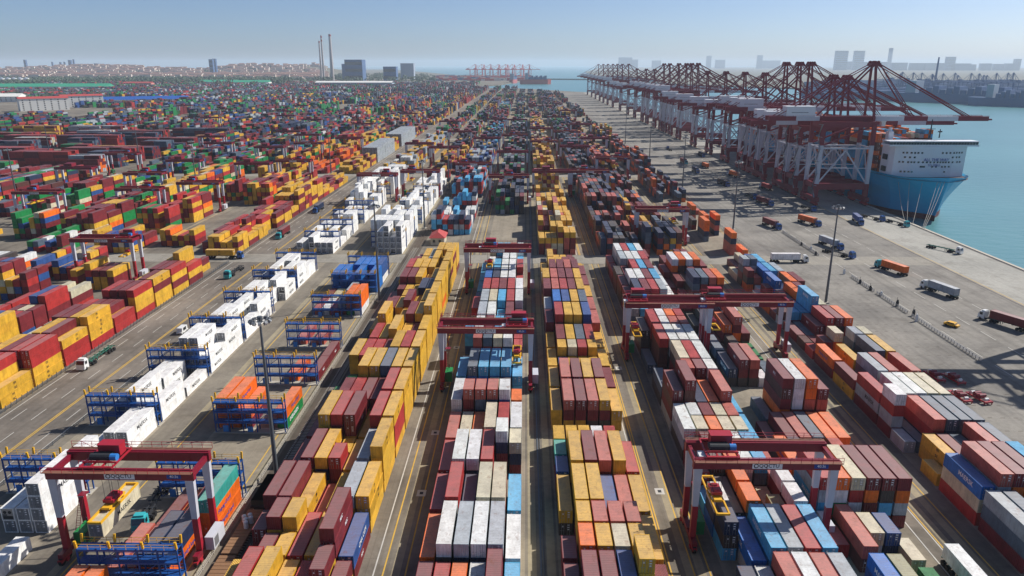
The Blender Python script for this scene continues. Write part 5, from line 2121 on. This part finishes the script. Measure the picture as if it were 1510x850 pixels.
# warehouses and offices at the left edge of the yard
def gable(name, px, py, w, d, h, rot, roofm, label, wallm=None):
    x, y = at_px(px, py)
    root = empty(name, (x, y, 0), rot)
    tag(root, label, 'building')
    mb = MB()
    mb.box(-w / 2, w / 2, -d / 2, d / 2, 0, h)
    put('wall', mb.mesh(name + '_wall', wallm or M['shed']), root)
    mb = MB()
    r_ = h + d * .16
    for s in (-1, 1):
        mb.poly([(-w / 2 - 1, s * (d / 2 + 1), h), (w / 2 + 1, s * (d / 2 + 1), h), (w / 2 + 1, 0, r_), (-w / 2 - 1, 0, r_)])
    for s in (-1, 1):
        mb.poly([(s * w / 2, -d / 2, h), (s * w / 2, d / 2, h), (s * w / 2, 0, r_)])
    put('roof', mb.mesh(name + '_roof', roofm), root)
    mb = MB()
    k = max(3, int(w / 11))
    for i in range(k):
        xx = -w / 2 + w * (i + .5) / k
        for zz in np.arange(1.5, h - 2, 3.4):
            mb.box(xx - 1.1, xx + 1.1, -d / 2 - .1, -d / 2, zz, zz + 1.7)
    put('windows', mb.mesh(name + '_windows', M['glass']), root)
    return root


gable('long_warehouse', 188, 153, 250, 40, 9, R(25), M['shedblue'], 'very long warehouse with bright blue roof at the back of the yard')
gable('office_building', 66, 163, 80, 22, 22, R(42), M['rooftile'], 'white office block with red roof at the left, landward one')
gable('office_building', 122, 158, 76, 20, 22, R(42), M['rooftile'], 'white office block with red roof next to the blue warehouse')
gable('green_warehouse', 80, 133, 380, 60, 12, R(5), M['shedgreen'], 'long low warehouse with green roof before the trees at left')
gable('green_warehouse', 325, 125, 160, 50, 12, R(3), M['shedgreen'], 'green roofed warehouse behind the middle of the yard')
gable('green_warehouse', 372, 126, 150, 50, 13, R(3), M['shedgreen'], 'second green roofed warehouse right of the other')
gable('pink_school', 205, 128, 110, 30, 14, R(3), M['rooftile'], 'pink low building in front of the dark trees', plain('pink_wall', lin(196, 132, 122), .9))
gable('grey_depot', 6, 150, 90, 40, 12, R(5), M['shed'], 'white roofed depot at the far left edge')
for i in range(5):
    x, y = at_px(4 + i * 9, 124)
    root = empty('storage_tank', (x, y, 0))
    tag(root, '%s white storage tank from the left edge of the picture' % ORD[i], 'tank', 'white storage tanks at the left')
    mb = MB()
    mb.tube((0, 0, 0), (0, 0, 24), 12, n=20)
    put('shell', mb.mesh('tank_shell', M['shed']), root)
    mb = MB()
    mb.tube((0, 0, 24), (0, 0, 28), 12, 2, n=20)
    put('roof', mb.mesh('tank_roof', M['tower']), root)

# low hills and the town
rs = random.Random(9)
mb = MB()
def hill(mb, cx, cy, rx, ry, h, seg=28, rings=6):
    base = len(mb.v)
    for k in range(rings + 1):
        f = k / rings
        for i in range(seg):
            a = 2 * math.pi * i / seg
            rr = (1 - f) * (1 + .12 * math.sin(3 * a + cx) + .08 * math.sin(5 * a))
            mb.v.append((cx + rx * rr * math.cos(a), cy + ry * rr * math.sin(a), -1 + h * (1 - (1 - f) ** 2)))
    for k in range(rings):
        for i in range(seg):
            j = (i + 1) % seg
            mb.f.append((base + k * seg + i, base + k * seg + j, base + (k + 1) * seg + j, base + (k + 1) * seg + i))
            mb.m.append(0)
HILLS = []
for px, dist, rx, ry, h in ((140, 6000, 900, 500, 58), (60, 6800, 900, 500, 46), (240, 5600, 600, 350, 40), (380, 5800, 520, 300, 66), (450, 6400, 420, 300, 72), (20, 5200, 700, 300, 20), (300, 7400, 900, 400, 48)):
    x, y = dir_px(px, dist)
    hill(mb, x, y, rx, ry, h)
    HILLS.append((x, y, rx, ry, h))
struct('hills', mb, M['farland'])


def hz(x, y):
    z = 0.0
    for cx, cy, rx, ry, h in HILLS:
        q = math.hypot((x - cx) / rx, (y - cy) / ry)
        if q < 1:
            z = max(z, -1 + h * (1 - q * q))
    return z


hm = []
for k in range(3):
    mb = MB()
    w, d, h = ((34, 14, 17), (24, 12, 12), (46, 16, 22))[k]
    mb.box(-w / 2, w / 2, -d / 2, d / 2, -4, h, 0)
    for s in (-1, 1):
        mb.poly([(-w / 2 - .5, s * (d / 2 + .5), h), (w / 2 + .5, s * (d / 2 + .5), h), (w / 2 + .5, 0, h + 4.5), (-w / 2 - .5, 0, h + 4.5)], 1)
        mb.poly([(s * w / 2, -d / 2, h), (s * w / 2, d / 2, h), (s * w / 2, 0, h + 4.5)], 0)
    for i in range(int(w / 6)):
        for zz in range(2, int(h) - 2, 4):
            mb.box(-w / 2 + 2 + i * 6, -w / 2 + 5 + i * 6, -d / 2 - .12, -d / 2, zz, zz + 2, 2)
    hm.append(mb.mesh('town_house', [M['housewall'], M['houseroof'], M['glass']]))
KINDL = ('pale town house with red roof among the distant houses', 'small pale house with red roof among the distant houses', 'long pale apartment block with red roof among the distant houses')
for i in range(290):
    px = rs.uniform(0, 470)
    dist = rs.uniform(4300, 6400)
    x, y = dir_px(px, dist)
    k = rs.randrange(3)
    o = put('town_house', hm[k], None, (x, y, hz(x, y)), rs.uniform(-.25, .25))
    tag(o, KINDL[k], 'house', 'distant town houses, ' + ('medium ones', 'small ones', 'long ones')[k])
hvm = MB()
for i in range(3200):
    px = rs.uniform(-10, 480)
    dist = rs.uniform(4200, 6600)
    x, y = dir_px(px, dist)
    z = hz(x, y)
    w, d, h = rs.uniform(9, 30), rs.uniform(5, 8), rs.choice((10, 14, 18, 22, 30))
    hvm.box(x - w, x + w, y - d, y + d, z - 4, z + h, 0, skip='bt')
    for s in (-1, 1):
        hvm.poly([(x - w - .5, y + s * (d + .5), z + h), (x + w + .5, y + s * (d + .5), z + h), (x + w + .5, y, z + h + 4), (x - w - .5, y, z + h + 4)], 1)
o = put('town_mass', hvm.mesh('town_mass', [M['housewall'], M['houseroof']]))
tag(o, 'pale town with red roofs spreading behind the port', 'houses', None, 'stuff')
# towers above the town
for i, (px, dist, w, h, lab) in enumerate(((37, 6300, 18, 122, 'slender dark tower far left above the town'), (311, 5200, 26, 118, 'left of two dark apartment towers above the town'), (316, 5300, 22, 122, 'right of two dark apartment towers above the town'), (141, 6000, 24, 92, 'dark cube house on the hilltop'), (77, 7000, 12, 108, 'thin mast among refinery columns, first'),
                                          (89, 7000, 14, 106, 'refinery column, second of the far left group'), (95, 7000, 12, 108, 'refinery column, third of the far left group'), (103, 7000, 26, 124, 'widest refinery column of the far left group'), (109, 7000, 12, 130, 'tallest thin refinery column of the far left group'))):
    block('skyline_tower', px, dist, w, w, h, M['plant'], lab, 'tower', None, 0, 4)

# trees: dark belts before the town, one object (nobody could count them)
tv, tf = [], []
def clump(x, y, z, r):
    for q in range(7):
        a, b2 = rs.uniform(0, 2 * math.pi), rs.uniform(-.6, 1)
        cx, cy, cz = x + r * .8 * math.cos(a), y + r * .8 * math.sin(a), z + r * (.9 + .7 * b2)
        s = r * rs.uniform(.4, .8)
        n = len(tv)
        th = rs.uniform(0, 3)
        for u in range(5):
            an = th + u * 2 * math.pi / 5
            tv.append((cx + s * math.cos(an), cy + s * .7 * math.sin(an), cz + s * rs.uniform(-.4, .4)))
        tv.append((cx, cy, cz + s * .8))
        for u in range(5):
            tf.append((n + u, n + (u + 1) % 5, n + 5))
for i in range(2600):
    if rs.random() < .5:
        px, py = rs.uniform(-20, 430), rs.gauss(120, 3.0)
        if py < 111:
            continue
        x, y = at_px(px, py + (4 if px < 60 else 0))
    else:
        px, dist = rs.uniform(0, 640), rs.uniform(3600, 6000)
        x, y = dir_px(px, dist)
    clump(x, y, hz(x, y), rs.uniform(7, 13))
for i in range(300):
    px, dist = rs.uniform(0, 150), rs.uniform(1750, 2300)
    x, y = dir_px(px, dist)
    clump(x, y, 0, rs.uniform(4, 7))
me = bpy.data.meshes.new('far_off_woods')
me.from_pydata(tv, [], tf)
mt_, t, b = new_mat('tree_foliage')
gn = N(t, 'ShaderNodeNewGeometry')
mr = N(t, 'ShaderNodeMix', data_type='RGBA')
mr.inputs['A'].default_value = (.03, .055, .03, 1)
mr.inputs['B'].default_value = (.07, .11, .05, 1)
t.links.new(gn.outputs['Random Per Island'], mr.inputs['Factor'])
t.links.new(mr.outputs['Result'], b.inputs['Base Color'])
b.inputs['Roughness'].default_value = .8
me.materials.append(mt_)
o = put('far_off_woods', me)
tag(o, 'dark belts of trees between the yard and the town', 'woods', None, 'stuff')

# ------------------------------------------------------------------ far terminals with their cranes
def small_crane():
    mb = MB()
    g, hy, top, apex = 15, 8, 46, 78
    for sx in (-1, 1):
        for sy in (-1, 1):
            mb.box(sx * g - 1, sx * g + 1, sy * hy - 1, sy * hy + 1, 0, top)
    for sy in (-1, 1):
        mb.box(-g, g, sy * hy - .7, sy * hy + .7, 11, 14)
        mb.bar((-g, sy * hy, 14), (g, sy * hy, 36), 1)
    mb.box(-40, 80, -3.5, 3.5, top, top + 3)
    mb.bar((g, -3, top), (g - 2, 0, apex), 1.6)
    mb.bar((g, 3, top), (g - 2, 0, apex), 1.6)
    mb.bar((g - 2, 0, apex), (70, 0, top + 3), 1)
    mb.bar((g - 2, 0, apex), (38, 0, top + 3), 1)
    mb.bar((g - 2, 0, apex), (-38, 0, top + 3), 1)
    mb.bar((g - 2, 0, apex), (-g, 0, top + 3), 1)
    mb.box(-34, -18, -4, 4, top + 3, top + 8)
    return mb


M['farred'] = plain('distant_crane_red', lin(196, 60, 56), .6)
smm = small_crane().mesh('distant_crane', M['farred'])
smb = small_crane().mesh('distant_crane', M['plant'])
for i in range(16):
    x, y = dir_px(697 + i * 5.6 + rs.uniform(-1.5, 1.5), 5000 + 80 * (i % 4))
    o = put('distant_quay_crane', smm, None, (x, y, 0), math.pi * .5 * (i % 2) + rs.uniform(-.2, .2))
    o.scale = (1.2, 1.2, 1.1)
    tag(o, '%s distant red crane from the left beyond the end of the yard' % ORD[i], 'quay crane', 'distant red cranes beyond the yard')
for i in range(17):
    px = 1318 + i * 11.5 + rs.uniform(-6, 6)
    x, y = dir_px(px, 2350 - i * 18 + rs.uniform(-60, 200))
    o = put('distant_quay_crane', smb, None, (x, y, -1), math.pi + .55 + rs.uniform(-.05, .05))
    o.scale = (.8, .8, rs.uniform(.68, .82))
    tag(o, '%s hazy blue grey crane from the left across the fairway' % ORD[i], 'quay crane', 'distant cranes across the fairway')


def far_ship(px, dist, L, wd, h, rot, label, mat):
    x, y = dir_px(px, dist)
    root = empty('cargo_ship', (x, y, -5), rot)
    tag(root, label, 'ship', 'ships berthed in the distance')
    mb = MB()
    out = [(-L / 2, -wd * .35), (-L * .4, -wd / 2), (L * .38, -wd / 2), (L / 2, 0), (L * .38, wd / 2), (-L * .4, wd / 2), (-L / 2, wd * .35)]
    n = len(out)
    for i in range(n):
        p, q = out[i], out[(i + 1) % n]
        mb.poly([(p[0] * .97, p[1] * .92, -2), (q[0] * .97, q[1] * .92, -2), (q[0], q[1], h), (p[0], p[1], h)])
    mb.poly([(a_, c_, h) for a_, c_ in out])
    put('hull', mb.mesh('far_ship_hull', mat), root)
    mb = MB()
    mb.box(-L * .32, -L * .25, -wd * .42, wd * .42, h, h + 28)
    put('bridge', mb.mesh('far_ship_bridge', M['tower']), root)
    mb = MB()
    for i in range(12):
        xx = -L * .22 + i * L * .047
        mb.box(xx, xx + L * .04, -wd * .45, wd * .45, h, h + 9 + 4 * (i % 3))
    put('cargo', mb.mesh('far_ship_cargo', M['plant']), root)


far_ship(1415, 1800, 330, 48, 22, R(-52), 'big dark blue container ship berthed across the fairway', M['plant'])
far_ship(1515, 1640, 200, 34, 18, R(-50), 'second dark ship across the fairway at the right edge', M['plant'])
far_ship(790, 3550, 150, 28, 22, R(10), 'red hulled ship at the distant terminal beyond the yard', plain('red_hull', lin(196, 92, 84), .6))
far_ship(757, 3750, 120, 24, 18, R(80), 'second pinkish ship at the distant terminal', plain('pink_hull', lin(176, 96, 96), .6))
x, y = dir_px(1364, 2350)
far_ship(1364, 2250, 90, 16, 6, R(-40), 'low white boat moored in front of the far shore', M['shed'])
# breakwater closing the fairway
mb = MB()
a = Vector((*dir_px(772, 4700), -4))
b2 = Vector((*dir_px(880, 4500), -4))
mb.bar(a, b2, 22, 12)
o = put('breakwater', mb.mesh('breakwater', M['farland']))
tag(o, 'thin dark breakwater across the far end of the fairway', 'breakwater')

# city across the water
CITY = [(1240, 3900, 17 * 3.6, 150, 'left of two tall twin towers across the fairway'), (1266, 3900, 14 * 3.6, 150, 'right of two tall twin towers across the fairway'), (1254, 4300, 90, 100, 'block between the twin towers, standing back'),
        (1292, 3900, 130, 96, 'wide block right of the twin towers'), (1327, 3700, 75, 92, 'square block between two gaps in the city skyline'), (1372, 3700, 190, 90, 'widest slab of the city skyline'), (1402, 3600, 40, 118, 'tower rising above the widest slab'), (1418, 3600, 90, 88, 'block at the end of the widest slab'),
        (1436, 3600, 26, 84, 'slim block between gaps in the skyline'), (1455, 3600, 50, 88, 'block above the hazy cranes, first'), (1474, 3600, 44, 86, 'block above the hazy cranes, second'), (1494, 3600, 62, 88, 'block above the hazy cranes, third'), (1501, 3800, 28, 110, 'tower near the right edge of the skyline'),
        (1312, 7000, 24, 240, 'faint pointed tower on the horizon'), (1120, 9000, 60, 190, 'very faint tower over the maroon cranes'), (1045, 9500, 60, 190, 'very faint tower left of the tall cranes'), (922, 9000, 160, 160, 'very faint cluster block behind the far cranes, wide'), (935, 9000, 90, 130, 'very faint block behind the far cranes, low'), (968, 9500, 110, 120, 'very faint block behind the middle cranes'), (1062, 9500, 120, 130, 'very faint block between crane tops'), (1135, 9500, 260, 120, 'very faint wide block behind crane tops')]
for px, dist, w, h, lab in CITY:
    kf = 3.2 if dist < 5000 else 1.9
    block('city_building', px, dist * kf, w * kf, 60, (h - 82) * kf + 82 if dist < 5000 else h * 1.5, M['tower'], lab, 'building', 'buildings of the city across the water', 0, 9 if dist < 5000 else 0)
x, y = dir_px(1383, 2600)
mb = MB()
mb.tube((0, 0, 0), (0, 0, 108), 4.0, 2.4, n=12)
o = put('slender_chimney', mb.mesh('slender_chimney', M['plant']), None, (x, y, -1))
tag(o, 'slender dark chimney rising in front of the city skyline', 'chimney')
mb = MB()
for i in range(420):
    x, y = dir_px(rs.uniform(640, 783), rs.uniform(4050, 5400))
    w, d, h = rs.uniform(6, 30), rs.uniform(3, 12), rs.uniform(3, 16)
    mb.box(x - w, x + w, y, y + d, -1, h, rs.randrange(3))
o = put('distant_terminal_stacks', mb.mesh('distant_terminal_stacks', [M['farred'], M['plant'], M['housewall']]))
tag(o, 'low stacks and sheds under the distant red cranes', 'stacks', None, 'stuff')
mb = MB()
for i in range(900):
    px = rs.uniform(1200, 1530)
    dist = rs.uniform(1900, 3500)
    x, y = dir_px(px, dist)
    if x < 700:
        continue
    w, d, h = rs.uniform(10, 40), rs.uniform(6, 14), rs.uniform(4, 20)
    mb.box(x - w, x + w, y, y + d, -1, h)
o = put('far_port_clutter', mb.mesh('far_port_clutter', M['plant']))
tag(o, 'sheds and stacks of the hazy port across the fairway', 'sheds', None, 'stuff')

# ------------------------------------------------------------------ haze
mb = MB()
mb.box(-46000, 30000, -600, 34000, -8.0, 262.0)
hb = mb.mesh('haze', [])
hmat = bpy.data.materials.new('haze_air')
hmat.use_nodes = True
t = hmat.node_tree
for nd in list(t.nodes):
    if nd.type != 'OUTPUT_MATERIAL':
        t.nodes.remove(nd)
out = [nd for nd in t.nodes if nd.type == 'OUTPUT_MATERIAL'][0]
pv = N(t, 'ShaderNodeVolumePrincipled')
pv.inputs['Color'].default_value = (.74, .87, 1.0, 1)
pv.inputs['Density'].default_value = 0.00006
pv.inputs['Anisotropy'].default_value = 0.15
t.links.new(pv.outputs[0], out.inputs['Volume'])
hb.materials.append(hmat)
o = put('haze', hb)
o['kind'] = 'stuff'
